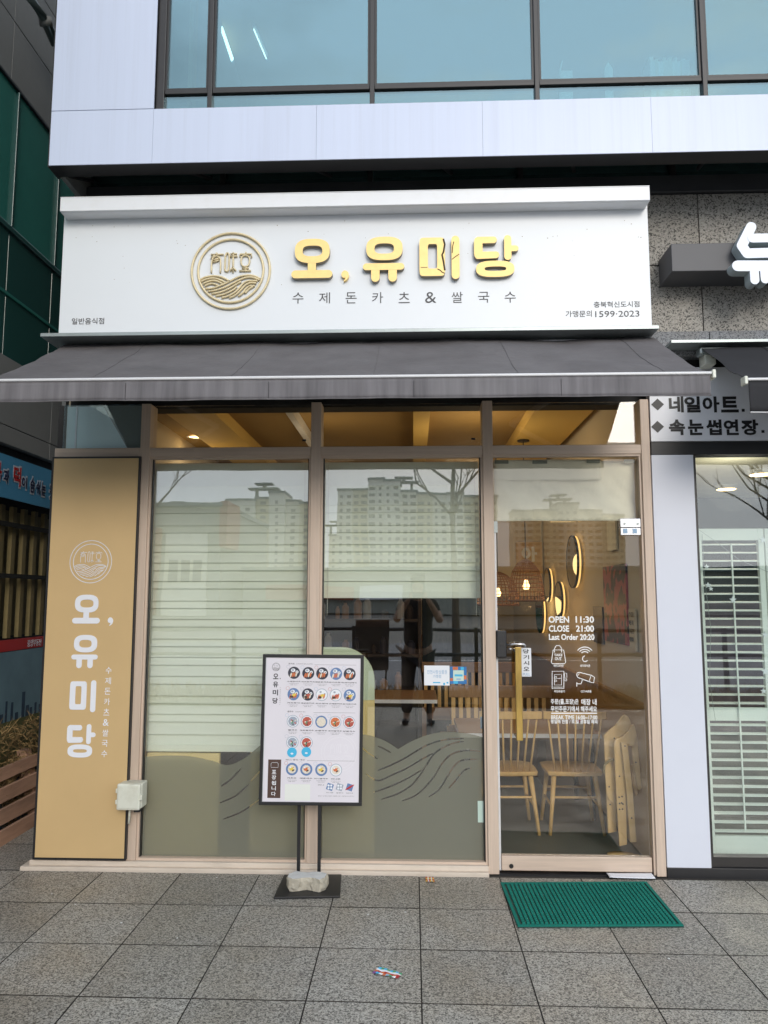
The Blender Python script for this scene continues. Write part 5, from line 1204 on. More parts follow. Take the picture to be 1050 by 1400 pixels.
# gold picture with a white syllable and cutlery emblem on the rear wall
xg0, zg0 = at(706, 784, 3.55); xg1, zg1 = at(741, 741, 3.55)
gp = empty('gold_picture', ((xg0 + xg1) / 2, 3.55, zg0), 'square gold picture with pale letters on the cream partition behind the lamp', 'picture')
bx('board', xg0, xg1, 3.54, 3.56, zg0, zg1, 'panel', gp); struct(bx('interior_wall', .70, 1.2995, 3.561, 3.62, 1.50, 2.79, 'wallin'), 'short cream partition between the mirrors and the rear wall')
text_fit('letter', '아', xg0 + .055, xg1 - .055, zg0 + .12, zg1 - .05, 3.538, 'vinyl', gp, bold=.05)
ce = empty('cutlery_decal', (0.72, 5.97, 1.8), 'white cutlery shaped wall decoration left of the gold picture', 'wall decoration')
b = MB()
for u, v0, v1, r_ in ((685, 752, 770, .03), (692, 753, 771, .035), (699, 752, 770, .03)):
    xa_, za_ = at(u, v1, 5.97); xb_, zb_ = at(u, v0, 5.97); b.tube([(xa_, 5.97, za_), (xb_, 5.97, zb_)], .016, 8, sy=.4); b.lathe([(0, -.03), (r_, -.015), (r_, .015), (0, .03)], (xb_, 5.97, zb_), 10, .3)
for u, v in ((692, 742), (686, 790), (690, 790), (695, 790)):
    xa_, za_ = at(u, v, 5.97); b.lathe([(0, -.025), (.022, -.012), (.022, .012), (0, .025)], (xa_, 5.97, za_), 12, .3)
b.build('cutlery_shape', 'vinyl', ce)
bk = empty('green_cabinet', (0.75, 5.6, 0), 'dark green cabinet with white writing against the rear wall', 'cabinet')
bx('cabinet_body', .40, 1.0, 5.5, 5.9, 0, 1.35, 'nglass', bk, .01); text_fit('lettering', '돈카츠', .68, .92, 1.2, 1.3, 5.498, 'vinyl', bk); text_fit('lettering', '쌀국수', .68, .92, 1.05, 1.15, 5.498, 'vinyl', bk)
bx('cabinet_shelf', .39, 1.01, 5.47, 5.91, 1.352, 1.38, 'wood3', bk)
# rattan pendant lamps
def rattan(x, y, ztop, zbot, R_, label):
    r = empty('rattan_lamp', (x, y, ztop), label, 'pendant lamp', 'rattan pendant lamps')
    H_ = ztop - zbot; prof = [(0.10, 0), (.45, -.10), (.75, -.28), (.90, -.5), (.97, -.75), (1.0, -1.0)]
    b = MB(); n = 30
    for k in range(n):
        t = 2 * PI * k / n; b.tube([(x + R_ * a * math.cos(t), y + R_ * a * math.sin(t), ztop + c_ * H_) for a, c_ in prof], .0028, 4)
    o = b.build('rib_cane', 'rattan', r); o['kind'] = 'stuff'
    b = MB()
    for k in range(13):
        s_ = k / 12 * (len(prof) - 1); i = min(int(s_), len(prof) - 2); f = s_ - i; a = prof[i][0] * (1 - f) + prof[i + 1][0] * f; c_ = prof[i][1] * (1 - f) + prof[i + 1][1] * f
        b.tube([(x + R_ * a * math.cos(2 * PI * j / 24), y + R_ * a * math.sin(2 * PI * j / 24), ztop + c_ * H_) for j in range(24)], .003 if k < 12 else .009, 4, closed=True)
    b.build('hoops', 'rattan', r)
    b = MB(); b.lathe([(0, -.03), (.02, -.026), (.03, -.0), (.02, .026), (.012, .05), (0, .05)], (x, y, zbot + H_ * .35), 12); b.build('bulb', 'bulb', r, smooth=True)
    b = MB(); b.tube([(x, y, ztop), (x, y, 2.79)], .004, 5); b.build('cord', 'black', r)
    b = MB(); b.lathe([(0, 0), (.05, 0), (.05, .012), (0, .012)], (x, y, 2.787), 14); b.build('ceiling_rose', 'black', r)
    lamp(x, y, zbot - .05, 1.2, .05, (1.0, .6, .25))
xq, zt_ = at(722, 768, 2.0); _, zb_ = at(722, 821, 2.0)
rattan(xq - .02, 2.0, zt_ + .02, zb_, .145, 'open rattan bell lampshade seen through the door, front one')
xq2, _ = at(688, 800, 2.7); _, zb2 = at(688, 827, 2.7)
rattan(xq2 - .05, 2.7, zb2 + .30, zb2, .19, 'darker rattan lampshade behind the door post, partly hidden')
# pale arch panel behind the middle window, partition boards behind the left one
ar = empty('arched_partition', (-.45, .32, 0), 'pale green arched board with ochre lower half behind the menu board', 'partition')
xr, _ = at(512, 960, .32); _, zt2 = at(470, 885, .32); _, zm = at(470, 957, .32)
arc = [(-1.0, zm)] + [(-1.0, zt2)] + [(xr - .20 + .20 * math.sin(t), zt2 - .20 + .20 * math.cos(t)) for t in [PI / 2 * k / 10 for k in range(11)]] + [(xr, zm)]
M['archg'] = mat('arch_pale_green', (.62, .72, .52), .8); M['archy'] = mat('arch_ochre', (.80, .64, .28), .7)
MB().prism(arc[::-1], .32, .345).build('upper_board', 'archg', ar)
bx('lower_board', -1.0, xr, .319, .345, 0.0, zm - .001, 'archy', ar)
xq, _ = at(255, 1100, .5); pt = empty('low_partition', (-1.3, .5, 0), 'ochre low partition behind the frosted glass of the left window', 'partition')
bx('partition_board', -1.56, -1.14, .13, .16, 0, .595, 'archy', pt)
po_ = empty('socket_plate', (0.33, .10, .3), 'pale mint plate on the frosted glass beside the door post', 'wall plate')
x0, z0 = at(653, 1123, .0705); x1, z1 = at(663.5, 1094, .0705); bx('plate', x0, x1, .0515, .0565, z0, z1, 'mint', po_)

# ================================================================== RIGHT-HAND SHOP
rs = empty('neighbour_storefront', (2.2, 0, 0), 'white panelled shop front with dark window frame right of the restaurant', 'shop front')
xp0 = 1.330; xp1 = at(948, 640, 0)[0]; xp1b = at(975, 1180, 0)[0]
zpt = at(920, 622, 0)[1]; zpb = at(920, 1186, 0)[1]
bx('pilaster_panel', xp0, xp1, -0.004, 0.05, zpb, zpt, 'pilaster', rs, .002)
bx('plinth', xp0, 3.9, 0.0, 0.10, -0.02, zpb - .002, 'black', rs, .002)
zb1 = at(950, 604, 0)[1]
bx('head_band', xp0, 3.9, -0.006, 0.10, zpt + .001, zb1, 'black', rs, .002)
bx('frame_post', xp1 + .001, xp1 + .018, 0.012, 0.08, zpb, zpt, 'darkbrown', rs)
bx('bottom_rail', xp1 + .018, 3.9, 0.02, 0.08, zpb, zpb + .05, 'darkbrown', rs)
M['glassr'] = glass('neighbour_glass', (.94, .98, .955), .09)
bx('glass_pane', xp1 + .018, 3.9, 0.045, 0.053, zpb + .05, zpt, 'glassr', rs)
bx('wall_infill', 1.33, 3.9, 0.055, 0.12, zb1, 2.864, 'soot', rs)
struct(bx('neighbour_floor', 1.42, 3.9, .12, 5, -.1, 0.0, 'floorin'), 'floor of the neighbouring shop')
struct(bx('neighbour_wall', 1.42, 3.9, 3.5, 3.6, 0, 2.62, 'teal'), 'rear wall of the neighbouring shop')
struct(bx('neighbour_ceiling', 1.42, 3.9, .121, 3.5, 2.5, 2.6, 'cloth'), 'pale ceiling of the neighbouring shop')
struct(bx('neighbour_side', 3.85, 3.9, .121, 3.5, 0, 2.5, 'concrete'), 'far side wall of the neighbouring shop')
for (u, v, lab) in ((993, 669, 'thin bright ceiling light in the neighbouring shop, left one'), (1040, 649, 'larger ceiling light in the neighbouring shop, right one')):
    x, y = None, None
    a_, b_ = (u - 525) / CF, -(v - 700) / CF; d = [CR[i][0] * a_ + CR[i][1] + CR[i][2] * b_ for i in range(3)]; t = (2.46 - CP[2]) / d[2]; x, y = CP[0] + d[0] * t, CP[1] + d[1] * t
    o = empty('ceiling_light', (x, y, 2.46), lab, 'ceiling light'); b = MB(); b.lathe([(0, 0), (.09, 0), (.10, .02), (.10, .038), (0, .038)], (x, y, 2.46)); b.build('shade', 'alu', o)
    b = MB(); b.lathe([(0, -.004), (.08, -.004), (.08, -.001), (0, -.001)], (x, y, 2.46)); b.build('lens', 'down', o)
lamp(2.3, 1.2, 2.3, 4, .2, (1, .9, .75))
# white shutters behind the glass
sh = empty('window_shutters', (2.1, .30, 0), 'white slatted window shutters standing behind the neighbouring shop glass', 'shutters')
ysh = .28
def q_(u, v): return at(u, v, ysh)
xL = q_(950, 800)[0] - .005; xS = q_(959, 760)[0]; xE = q_(1036, 760)[0]; zT = q_(1000, 723)[1]; zA = q_(1000, 739)[1]; zB = q_(1000, 967)[1]; zC = q_(1000, 985)[1]; zD = q_(1000, 1142)[1]; zE = q_(1000, 1172)[1]
for k in range(3):
    ox = k * (xE - xL + .04)
    bx('stile', xL + ox, xS + ox, ysh - .015, ysh + .015, zE, zT, 'louver', sh, .002)
    bx('stile', xE + ox, xE + .033 + ox, ysh - .015, ysh + .015, zE, zT, 'louver', sh, .002)
    for z0, z1 in ((zA, zT), (zC, zB), (zE, zD)): bx('cross_rail', xS + ox, xE + ox, ysh - .0145, ysh + .0145, z0, z1, 'louver', sh, .002)
    for z0, z1, n in ((zB, zA, 20), (zD, zC, 13)):
        for i in range(n):
            z = z0 + (i + .5) * (z1 - z0) / n; b = MB(); dy, dz = .013, .003
            b.hexa([(xS + ox + .002, ysh - dy, z - dz - .002), (xE + ox - .002, ysh - dy, z - dz - .002), (xE + ox - .002, ysh + dy, z + dz - .002), (xS + ox + .002, ysh + dy, z + dz - .002), (xS + ox + .002, ysh - dy, z - dz + .003), (xE + ox - .002, ysh - dy, z - dz + .003), (xE + ox - .002, ysh + dy, z + dz + .003), (xS + ox + .002, ysh + dy, z + dz + .003)])
            b.build('louvre', 'louver', sh)
    bx('tilt_rod', (xS + xE) / 2 + ox - .004, (xS + xE) / 2 + ox + .004, ysh - .034, ysh - .026, zD + .03, zA - .02, 'louver', sh)
M['mauve'] = mat('mauve_cloth', (.13, .10, .14), .9, var=.2, scale=5)
dk = empty('display_stand', (2.35, 1.4, 0), 'dark mauve draped display stand behind the white shutters', 'display stand')
bx('drape', 1.95, 2.75, 1.2, 1.5, 0.55, 1.45, 'mauve', dk, .02); bx('base_box', 1.8, 2.9, 1.15, 1.6, 0, .5, 'floorin', dk, .01)
sl = empty('star_garland', (1.75, .2, 1.6), 'thin wire garland with white stars hanging on the shutters', 'garland')
gq = [at(955, 724, .22), at(985, 745, .22), at(1010, 765, .22), at(1050, 782, .22)]
b = MB(); b.tube([(x, .22, z) for x, z in gq], .0012, 5); g2 = [at(960, 730, .21), at(963, 790, .21), at(972, 860, .21), at(970, 930, .21), at(978, 985, .21)]; b.tube([(x, .21, z) for x, z in g2], .0012, 5); b.build('wire', 'greyalu', sl)
def star(u, v, r_, y=.21):
    x, z = at(u, v, y); p = []
    for k in range(10): rr = r_ if k % 2 == 0 else r_ * .45; t = PI / 2 + k * PI / 5; p.append((x + rr * math.cos(t), z + rr * math.sin(t)))
    MB().prism(p, y - .004, y + .004).build('star', 'vinyl', sl)
for u, v, r_ in ((u_, v_, q_r * .6) for u_, v_, q_r in ((1002, 820, .035), (968, 800, .03), (966, 775, .028), (1043, 738, .035), (1046, 868, .03), (1046, 918, .035), (972, 805, .022), (1044, 945, .03))): star(u, v, r_)
# sign over the shop: white board with black text
sb = empty('nail_shop_sign', (2.0, -.01, zb1), 'white signboard with black diamonds and Korean lettering under the black awning', 'sign')
bx('board', xp0 + .001, 3.9, -.012, .054, zb1 + .002, 2.80, 'nailboard', sb)
for v in (553, 583.5):
    x, z = at(899, v, -.0125); r_ = .036; MB().prism([(x - r_, z), (x, z - r_ * .95), (x + r_, z), (x, z + r_ * .95)], -.0145, -.0125).build('diamond_mark', 'black', sb)
for s_, us, v0, v1 in (('네일아트', ((915, 934), (936, 957), (961, 983), (986, 1009)), 542, 564), ('속눈썹연장', ((915, 936), (941, 961), (966, 986), (990, 1009), (1014, 1036)), 573.5, 595)):
    for ch, (u0, u1) in zip(s_, us): text_uv('letter', ch, u0, u1, v0, v1, -.0125, 'black', sb, bold=.035, thick=.0015)
for u, v in ((1016, 561), (1043, 590)):
    x, z = at(u, v, -.0125); MB().prism([(x - .008, z - .008), (x + .008, z - .008), (x + .008, z + .008), (x - .008, z + .008)], -.0145, -.0125).build('full_stop', 'black', sb)
text_uv('letter', '페', 1026, 1050, 541, 563, -.0125, 'black', sb, bold=.035, thick=.0015)
a2x = at(945, 480, -.12)[0]
a2x += .055
awning('awning', a2x, a2x + 2.3, -.12, 2.885, -.67, 2.535, 2.372, 'awn2', 'awn2', 'narrower black fabric awning over the neighbouring shop at the right edge', 7.0, whitehem=True)
bx('cover_rail', at(912, 467, -.1)[0], 3.8, -.17, -.031, 2.895, 2.91, 'greyalu', rs)
# dark box sign with a raised white syllable
bxs = empty('box_sign', (2.1, -.2, 3.4), 'dark grey box sign with one bulging white letter on the granite wall', 'sign')
x0, z0 = at(919, 371, -.22); x1, z1 = at(1050, 331, -.22)
bx('sign_box', x0, x1 + 1.2, -.22, -.0005, z0, z1, 'soot', bxs, .003); D.objects[bxs.children[0].name].data.materials[0] = mat('charcoal_box', (.075, .075, .082), .5, var=.05, scale=2)
b = MB(); cc = lambda x, y, yy: at(800 + x / 3.5, 240 + y / 3.5, yy)
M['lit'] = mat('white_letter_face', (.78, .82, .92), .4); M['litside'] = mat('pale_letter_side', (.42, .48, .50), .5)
def sp(b, pts, w_, y0, y1):
    for i in range(len(pts) - 1):
        (xa_, za_), (xb_, zb_) = cc(*pts[i], -.30), cc(*pts[i + 1], -.30); b.prism(pill(xa_, za_, xb_, zb_, w_), y0 - .0007 * i - .0003 * sp.n, y1)
    sp.n += 1
sp.n = 0
for pts, w_ in (([(795, 245), (750, 335)], .055), ([(750, 335), (775, 372)], .055), ([(775, 372), (1000, 366)], .055), ([(730, 432), (1030, 432)], .06), ([(808, 440), (812, 500)], .048), ([(857, 440), (862, 496)], .048), ([(800, 300), (1000, 296)], .05)):
    sp(b, pts, w_, -.30, -.23)
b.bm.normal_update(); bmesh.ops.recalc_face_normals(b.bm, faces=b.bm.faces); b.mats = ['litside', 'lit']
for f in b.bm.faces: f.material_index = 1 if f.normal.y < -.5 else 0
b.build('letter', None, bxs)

# ================================================================== LEFT NEIGHBOUR (wall facing +x, running away from the street)
XN = -2.75
nb = empty('green_glass_building', (XN, 1, 0), 'grey and green glass building wing receding beyond the left end of the shop', 'building')
def band(name, z0, z1, y0, y1, m, x0=XN - .2, x1=XN, par=nb, bevel=.003): return bx(name, x0, x1, y0, y1, z0, z1, m, par, bevel)
Y0, Y1 = -3.0, 6.0
def row(name, z0, z1, w_, m, off=0.0, x1=XN):
    y = Y0 + off
    while y < Y1: band(name, z0, z1, y + .003, y + w_ - .003, m, XN - .2, x1); y += w_
row('grey_panel', 5.0, 5.42, 1.1, 'concrete', .1); row('grey_panel', 5.426, 5.9, 1.1, 'concrete', .1); row('grey_panel', 5.906, 7.2, 1.1, 'concrete', .1)
row('green_pane', 4.0, 4.99, .62, 'nglass', .42, XN - .02); band('mullion', 3.965, 3.998, Y0, Y1, 'nglass2', x1=XN); band('mullion', 4.985, 4.999, Y0, Y1, 'black', x1=XN)
row('dark_pane', 3.10, 3.96, .62, 'nglass2', .42, XN - .02); band('mullion', 3.52, 3.54, Y0, Y1, 'nglass', x1=XN - .01, bevel=0)
y = Y0 + .42
while y < Y1: band('mullion', 4.0, 4.98, y - .008, y + .008, 'nglass2', x1=XN); y += .62
row('grey_panel', 2.635, 3.095, 1.0, 'concrete', .2); row('grey_panel', 2.51, 2.63, 1.0, 'concrete', .2)
band('recess_head', 2.44, 2.505, Y0, Y1, 'black', x1=XN - .05, bevel=0)
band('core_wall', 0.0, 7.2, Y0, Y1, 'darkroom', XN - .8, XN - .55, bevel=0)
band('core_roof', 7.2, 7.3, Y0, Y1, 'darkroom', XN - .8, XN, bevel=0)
M['olive'] = mat('olive_panel', (.16, .135, .065), .8, var=.3, scale=4)
band('stall_panel', 1.2, 2.13, -1.5, 4, 'olive', XN - .35, XN - .3, bevel=0)
# ochre bars of the closed stall
for zz in (1.62, 1.98): band('cross_bar', zz, zz + .03, Y0, Y1, 'darkroom', XN - .12, XN - .09, bevel=0)
y = 0.2
while y < 2.4: band('upright_bar', 1.2, 2.13, y, y + .05, 'bar', XN - .16, XN - .13, bevel=0); y += .155
# blue hanging banner with words
bb = empty('blue_banner', (XN, 1, 2.1), 'blue banner with red and navy Korean words on the receding wall', 'banner')
bx('banner_sheet', XN - .02, XN - .005, -1.5, 2.6, 2.15, 2.438, 'bannerblue', bb)
NF = Matrix.Translation((XN - .003, 0, 0)) @ Matrix.Rotation(PI / 2, 4, 'Z')   # x along +y, facing +x
M['navy'] = mat('navy_print', (.008, .012, .05), .5); M['redp'] = mat('bright_red_print', (.42, .012, .012), .5); M['halo'] = mat('white_outline', (.42, .46, .52), .6)
def btext(s_, u0, u1, v0, v1, m, bold=.03):
    ya_, za_ = atx(u0, (v0 + v1) / 2, XN); yb_, _ = atx(u1, (v0 + v1) / 2, XN); _, z1_ = atx((u0 + u1) / 2, v0, XN); _, z0_ = atx((u0 + u1) / 2, v1, XN)
    text_fit('letter_outline', s_, ya_ - .008, yb_ + .008, z0_ - .012, z1_ + .012, .0, 'halo', bb, bold=bold + .05, thick=.001, frame=NF)
    text_fit('letter', s_, ya_, yb_, z0_, z1_, -.0015, m, bb, bold=bold, thick=.001, frame=NF)
btext('복', -16, 3, 630, 654, 'redp'); btext('과', 5, 13, 642, 660, 'navy'); btext('덕', 19, 29, 638, 665, 'redp'); btext('이', 30, 37, 652, 668, 'navy'); btext('숨', 42, 47.5, 653, 674, 'navy'); btext('쉬', 50, 55, 658, 675, 'navy'); btext('는', 57, 62.5, 660, 678, 'navy'); btext('곳', 68, 74, 664, 682, 'navy')
rb = empty('red_banner_strip', (XN, 1, 1.15), 'thin red banner strip with white letters above the landscape print', 'banner')
bx('strip', XN - .02, XN - .004, -1.5, 2.6, 1.125, 1.20, 'red', rb); yq, _ = atx(38, 877, XN); yq2, _ = atx(57, 877, XN)
text_fit('lettering', '중앙부동산', yq, yq2, 1.137, 1.185, -.0012, 'vinyl', rb, thick=.001, frame=NF); text_fit('lettering', '부동산', yq - .75, yq - .42, 1.137, 1.185, -.0012, 'vinyl', rb, thick=.001, frame=NF)
lb = empty('landscape_banner', (XN, 1, .8), 'printed banner with a hazy city skyline and a green field', 'banner')
M['skyp'] = mat('printed_sky', (.15, .25, .30), .6, var=.3, scale=2); M['cityp'] = mat('printed_city', (.03, .06, .10), .6, var=.3, scale=20); M['fieldp'] = mat('printed_field', (.10, .11, .04), .6, var=.4, scale=5)
bx('banner_sheet', XN - .02, XN - .004, -1.5, 2.6, .30, 1.12, 'skyp', lb)
random.seed(9); y = 0.2
while y < 1.9:
    h_ = random.choice((.05, .08, .12, .16, .24)) * random.uniform(.7, 1.2); w_ = random.uniform(.02, .05); bx('printed_tower', XN - .0035, XN - .0025, y, y + w_, .62, .66 + h_, 'cityp', lb); y += w_ + random.uniform(.005, .05)
bx('printed_field', XN - .0022, XN - .0012, -1.5, 2.6, .305, .655, 'fieldp', lb)
# rain pipe at the top left
pp = empty('rain_pipe', (-2.5, .9, 5.6), 'wet grey pipe elbow high on the grey wall at the upper left', 'pipe')
y0_, z0_ = atx(38, -8, -2.6); y1_, z1_ = atx(62, 28, -2.6); y2_, z2_ = atx(76, 60, -2.6)
b = MB(); b.tube([(-2.6, y0_, z0_), (-2.6, y1_, z1_), (-2.6, y2_, z2_)], .035, 12); b.build('tube', 'pipe', pp, smooth=True)
b = MB(); b.tube([(-2.6, y1_ - .01, z1_ + .02), (-2.6, y1_ + .02, z1_ - .03)], .045, 12); b.build('joint_collar', 'concrete', pp, smooth=True)
# wooden pallets leaning, dry weeds behind them
def pallet(x, y0, y1, z0, n, tilt, label, ystep=0):
    r = empty('pallet', (x, (y0 + y1) / 2, z0), label, 'pallet', 'wooden pallets stacked in the gap'); random.seed(int(z0 * 100) + 4)
    for i in range(n):
        z = z0 + .005 + i * .115; s_ = random.uniform(-.015, .015)
        b = MB(); xo = x - tilt * (z - z0); b.hexa([(xo, y0 + s_, z), (xo, y1 + s_, z + random.uniform(-.02, .01)), (xo - .022, y1 + s_, z), (xo - .022, y0 + s_, z), (xo - .01, y0 + s_, z + .08), (xo - .01, y1 + s_, z + .078), (xo - .032, y1 + s_, z + .078), (xo - .032, y0 + s_, z + .08)]); b.build('plank', 'pallet', r, .002)
    for yy in (y0 + .06, (y0 + y1) / 2, y1 - .1):
        b = MB(); b.hexa([(x - .024, yy, z0), (x - .024, yy + .07, z0), (x - .09, yy + .07, z0), (x - .09, yy, z0), (x - .036 - tilt * .115 * n, yy, z0 + .115 * n), (x - .036 - tilt * .115 * n, yy + .07, z0 + .115 * n), (x - .10 - tilt * .115 * n, yy + .07, z0 + .115 * n), (x - .10 - tilt * .115 * n, yy, z0 + .115 * n)]); b.build('stringer', 'pallet', r)
pallet(-2.50, -.35, .95, 0.0, 4, .22, 'weathered brown pallet leaning on its side left of the ochre panel')
wd = MB(); random.seed(21)
for i in range(5000):
    x = random.uniform(-2.72, -2.58); y = random.uniform(-.4, 1.9); z = random.uniform(.02, .66) * (1 if random.random() < .8 else .6)
    a_ = random.uniform(0, 2 * PI); l_ = random.uniform(.05, .14); e_ = random.uniform(-.6, .9); r_ = .005
    p = Vector((x, y, z)); q = p + Vector((.3 * math.cos(a_), math.sin(a_), e_)) * l_
    v = [wd.bm.verts.new(c_) for c_ in (p + Vector((0, 0, -r_)), p + Vector((0, 0, r_)), q)]; wd.bm.faces.new(v)
o = wd.build('dry_weeds', 'straw'); tag(o, 'tangle of dry weeds behind the leaning pallet', kind='stuff')
bx('rubbish_can', -2.64, -2.62, .5, .56, 0.0, .05, 'blue'); tag(D.objects['rubbish_can'], 'small blue piece of rubbish behind the pallet planks', 'litter')

# ================================================================== UPSTAIRS WINDOW THINGS
def upobj(nm, lab, cat, u, v): x, z = at(u, v, -.25); return empty(nm, (x, -.25, z), lab, cat)
bk_ = upobj('book_row', 'row of pale books standing on the sill of the upper window at the right', 'books', 915, 97)
random.seed(2); u = 889.0
while u < 941:
    w_ = random.uniform(2.2, 5); h_ = random.uniform(6, 15); x0, z0 = at(u, 98.5, -.27); x1, z1 = at(u + w_ - .4, 98.5 - h_, -.27); bx('book', x0, x1, -.27, -.15, 4.168 + .0, z1 + .03, 'emis_book' if 0 else random.choice(['vinyl', 'paper2', 'cream', 'whitelip']), bk_, .001); u += w_
o = upobj('paper_sign', 'small pale house shaped card on the upper window sill', 'card', 832, 95); x, z = at(832, 101, -.27)
MB().prism([(x - .02, 4.168), (x + .024, 4.168), (x + .024, z + .035), (x, z + .075), (x - .02, z + .035)], -.27, -.262).build('card', 'vinyl', o)
o = upobj('desk_ornament', 'small white curved ornament on the upper window sill left of the card', 'ornament', 772, 92); x, z = at(770, 101, -.27)
b = MB(); b.tube([(x - .01, -.27, 4.168), (x - .015, -.27, z + .03), (x - .003, -.27, z + .08)], .006, 6, .003); b.build('ornament_stem', 'vinyl', o); bx('ornament_foot', x - .02, x + .05, -.28, -.25, 4.168, z + .012, 'vinyl', o)
for (u0, v0, u1, v1, lab) in ((300, 40, 314, 80, 'bright fluorescent tube seen through the leftmost upper window'), (347, 40, 364, 80, 'fainter second fluorescent tube in the leftmost upper window')):
    def up(u, v, z=5.70):
        a_, b_ = (u - 525) / CF, -(v - 700) / CF; d = [CR[i][0] * a_ + CR[i][1] + CR[i][2] * b_ for i in range(3)]; t = (z - CP[2]) / d[2]; return (CP[0] + d[0] * t, CP[1] + d[1] * t, z)
    p, q = up(u0, v0), up(u1, v1); o = empty('fluorescent_lamp', p, lab, 'ceiling light'); b = MB(); b.tube([p, q], .032 if u0 < 320 else .005, 8); b.build('tube', 'tube', o)
    b = MB(); b.tube([(p[0], p[1], p[2] + .034), (q[0], q[1], q[2] + .034)], .014, 6); b.build('fitting', 'alu', o)

# ================================================================== ACROSS THE STREET (seen mirrored in the glass)
M['apt'] = mat('cream_apartment_render', (.80, .78, .68), .9, var=.05, scale=.02); M['apt2'] = mat('ochre_apartment_render', (.66, .60, .42), .9); M['aptwin'] = mat('apartment_window', (.10, .10, .10), .4)
M['aptroof'] = mat('apartment_roof', (.16, .20, .21), .7)
def tower(x0, x1, y, H_, label, steps):
    r = empty('apartment_tower', ((x0 + x1) / 2, y, 0), label, 'apartment block', 'apartment blocks across the street')
    n = len(steps); w_ = (x1 - x0) / n
    for i, (dh, dy, m) in enumerate(steps):
        a_, b_ = x0 + i * w_, x0 + (i + 1) * w_
        bx('wall_bay', a_, b_, y - 14, y + dy, 0, H_ + dh, m, r); bx('parapet', a_ - .4, b_ + .4, y - 14.5, y + dy + .5, H_ + dh + .01, H_ + dh + .9, 'aptroof', r)
        bb_ = MB(); nf = int((H_ + dh) / 2.9); k = max(1, int(w_ / 3.2))
        for f in range(nf):
            for j in range(k):
                xc = a_ + (j + .5) * w_ / k; ww = (.55, .9, 1.15)[(i + j) % 3]; bb_.box(xc - ww, xc + ww, y + dy + .01, y + dy + .12, 1.0 + f * 2.9, 2.3 + f * 2.9)
        o = bb_.build('far_windows', 'aptwin', r); o['kind'] = 'stuff'
    b = MB(); xm = x0 + (x1 - x0) * .42
    for dx in (-3, 3): b.box(xm + dx - .5, xm + dx + .5, y - 3, y - 1, H_ + 1, H_ + 5)
    b.box(xm - 6, xm + 6, y - 5, y + 1, H_ + 5, H_ + 5.6); b.box(xm - 3.5, xm + 3.5, y - 5, y + 1, H_ + 7.0, H_ + 7.5); b.box(xm - .6, xm + .6, y - 3, y - 1, H_ + 5.6, H_ + 7.0); b.build('roof_canopy', 'aptroof', r)
tower(-76, -40, -300, 40, 'cream apartment block across the street, lower one on the left', [(0, 0, 'apt'), (0, 1.5, 'apt'), (1, 0, 'apt2'), (3, 3, 'apt'), (0, 0, 'apt'), (-1, 1.5, 'apt2')])
tower(-31, 34, -305, 43, 'long cream apartment block with stepped bays across the street', [(2, 0, 'apt'), (2, 0, 'apt2'), (6, 3, 'apt'), (5, 4, 'apt'), (1, 0, 'apt'), (0, 1, 'apt2'), (0, 0, 'apt'), (0, 2, 'apt'), (-1, 0, 'apt2'), (-1, 1, 'apt')])
tower(-120, -85, -330, 36, 'cream apartment block farthest to the left across the street', [(0, 0, 'apt'), (0, 2, 'apt2'), (2, 0, 'apt'), (0, 0, 'apt')])
tower(45, 95, -340, 40, 'cream apartment block on the right across the street', [(0, 0, 'apt'), (0, 2, 'apt2'), (3, 0, 'apt'), (0, 0, 'apt'), (-2, 1, 'apt2')])
tower(-40, -31.5, -360, 30, 'small cream block between the two long apartment blocks', [(0, 0, 'apt')])
gb = empty('low_grey_building', (-18, -56, 0), 'low grey commercial building with red corner across the street', 'building')
M['greyb'] = mat('grey_render', (.34, .35, .31), .9); M['redb'] = mat('brick_red_cladding', (.34, .10, .06), .8)
bx('main_block', -34, -15.5, -75, -56, 0, 8.6, 'greyb', gb); bx('pale_lower_wall', -20.0, -16.5, -55.99, -55.8, 0, 6.6, 'apt', gb); bx('red_corner', -15.49, -14.9, -60, -55.7, 5.5, 9.1, 'redb', gb); bx('roof_slab', -34, -15.3, -75.2, -55.6, 8.61, 9.0, 'aptroof', gb)
bx('red_column', -22.2, -20.4, -55.99, -55.5, 0, 7.0, 'redb', gb)
for x in (-19.6, -18.6, -17.6): bx('window', x, x + .7, -55.79, -55.7, 2.6, 4.4, 'aptwin', gb)
lw_ = empty('long_low_hall', (10, -60, 0), 'long pale low hall behind the street trees', 'building')
bx('hall_wall', -14.5, 70, -90, -60, 0, 3.6, 'greyb', lw_); bx('hall_roof', -14.5, 70.5, -90.5, -59.5, 3.61, 4.0, 'aptroof', lw_)
bx('shop_board', -12.5, -5, -59.9, -59.5, 1.2, 2.4, 'redb', lw_); bx('shop_board', -4.5, -1.0, -59.9, -59.5, 1.2, 2.4, 'vinyl', lw_)
# railing along the road
rl = empty('street_railing', (0, -8.2, 0), 'dark metal railing along the road', 'railing')
for z in (.55, .95): b = MB(); b.tube([(-25, -8.2, z), (25, -8.2, z)], .03, 6); b.build('rail', 'black', rl)
for i in range(26): bx('post', -25 + 2 * i - .03, -25 + 2 * i + .03, -8.23, -8.17, -.1, 1.0, 'black', rl)
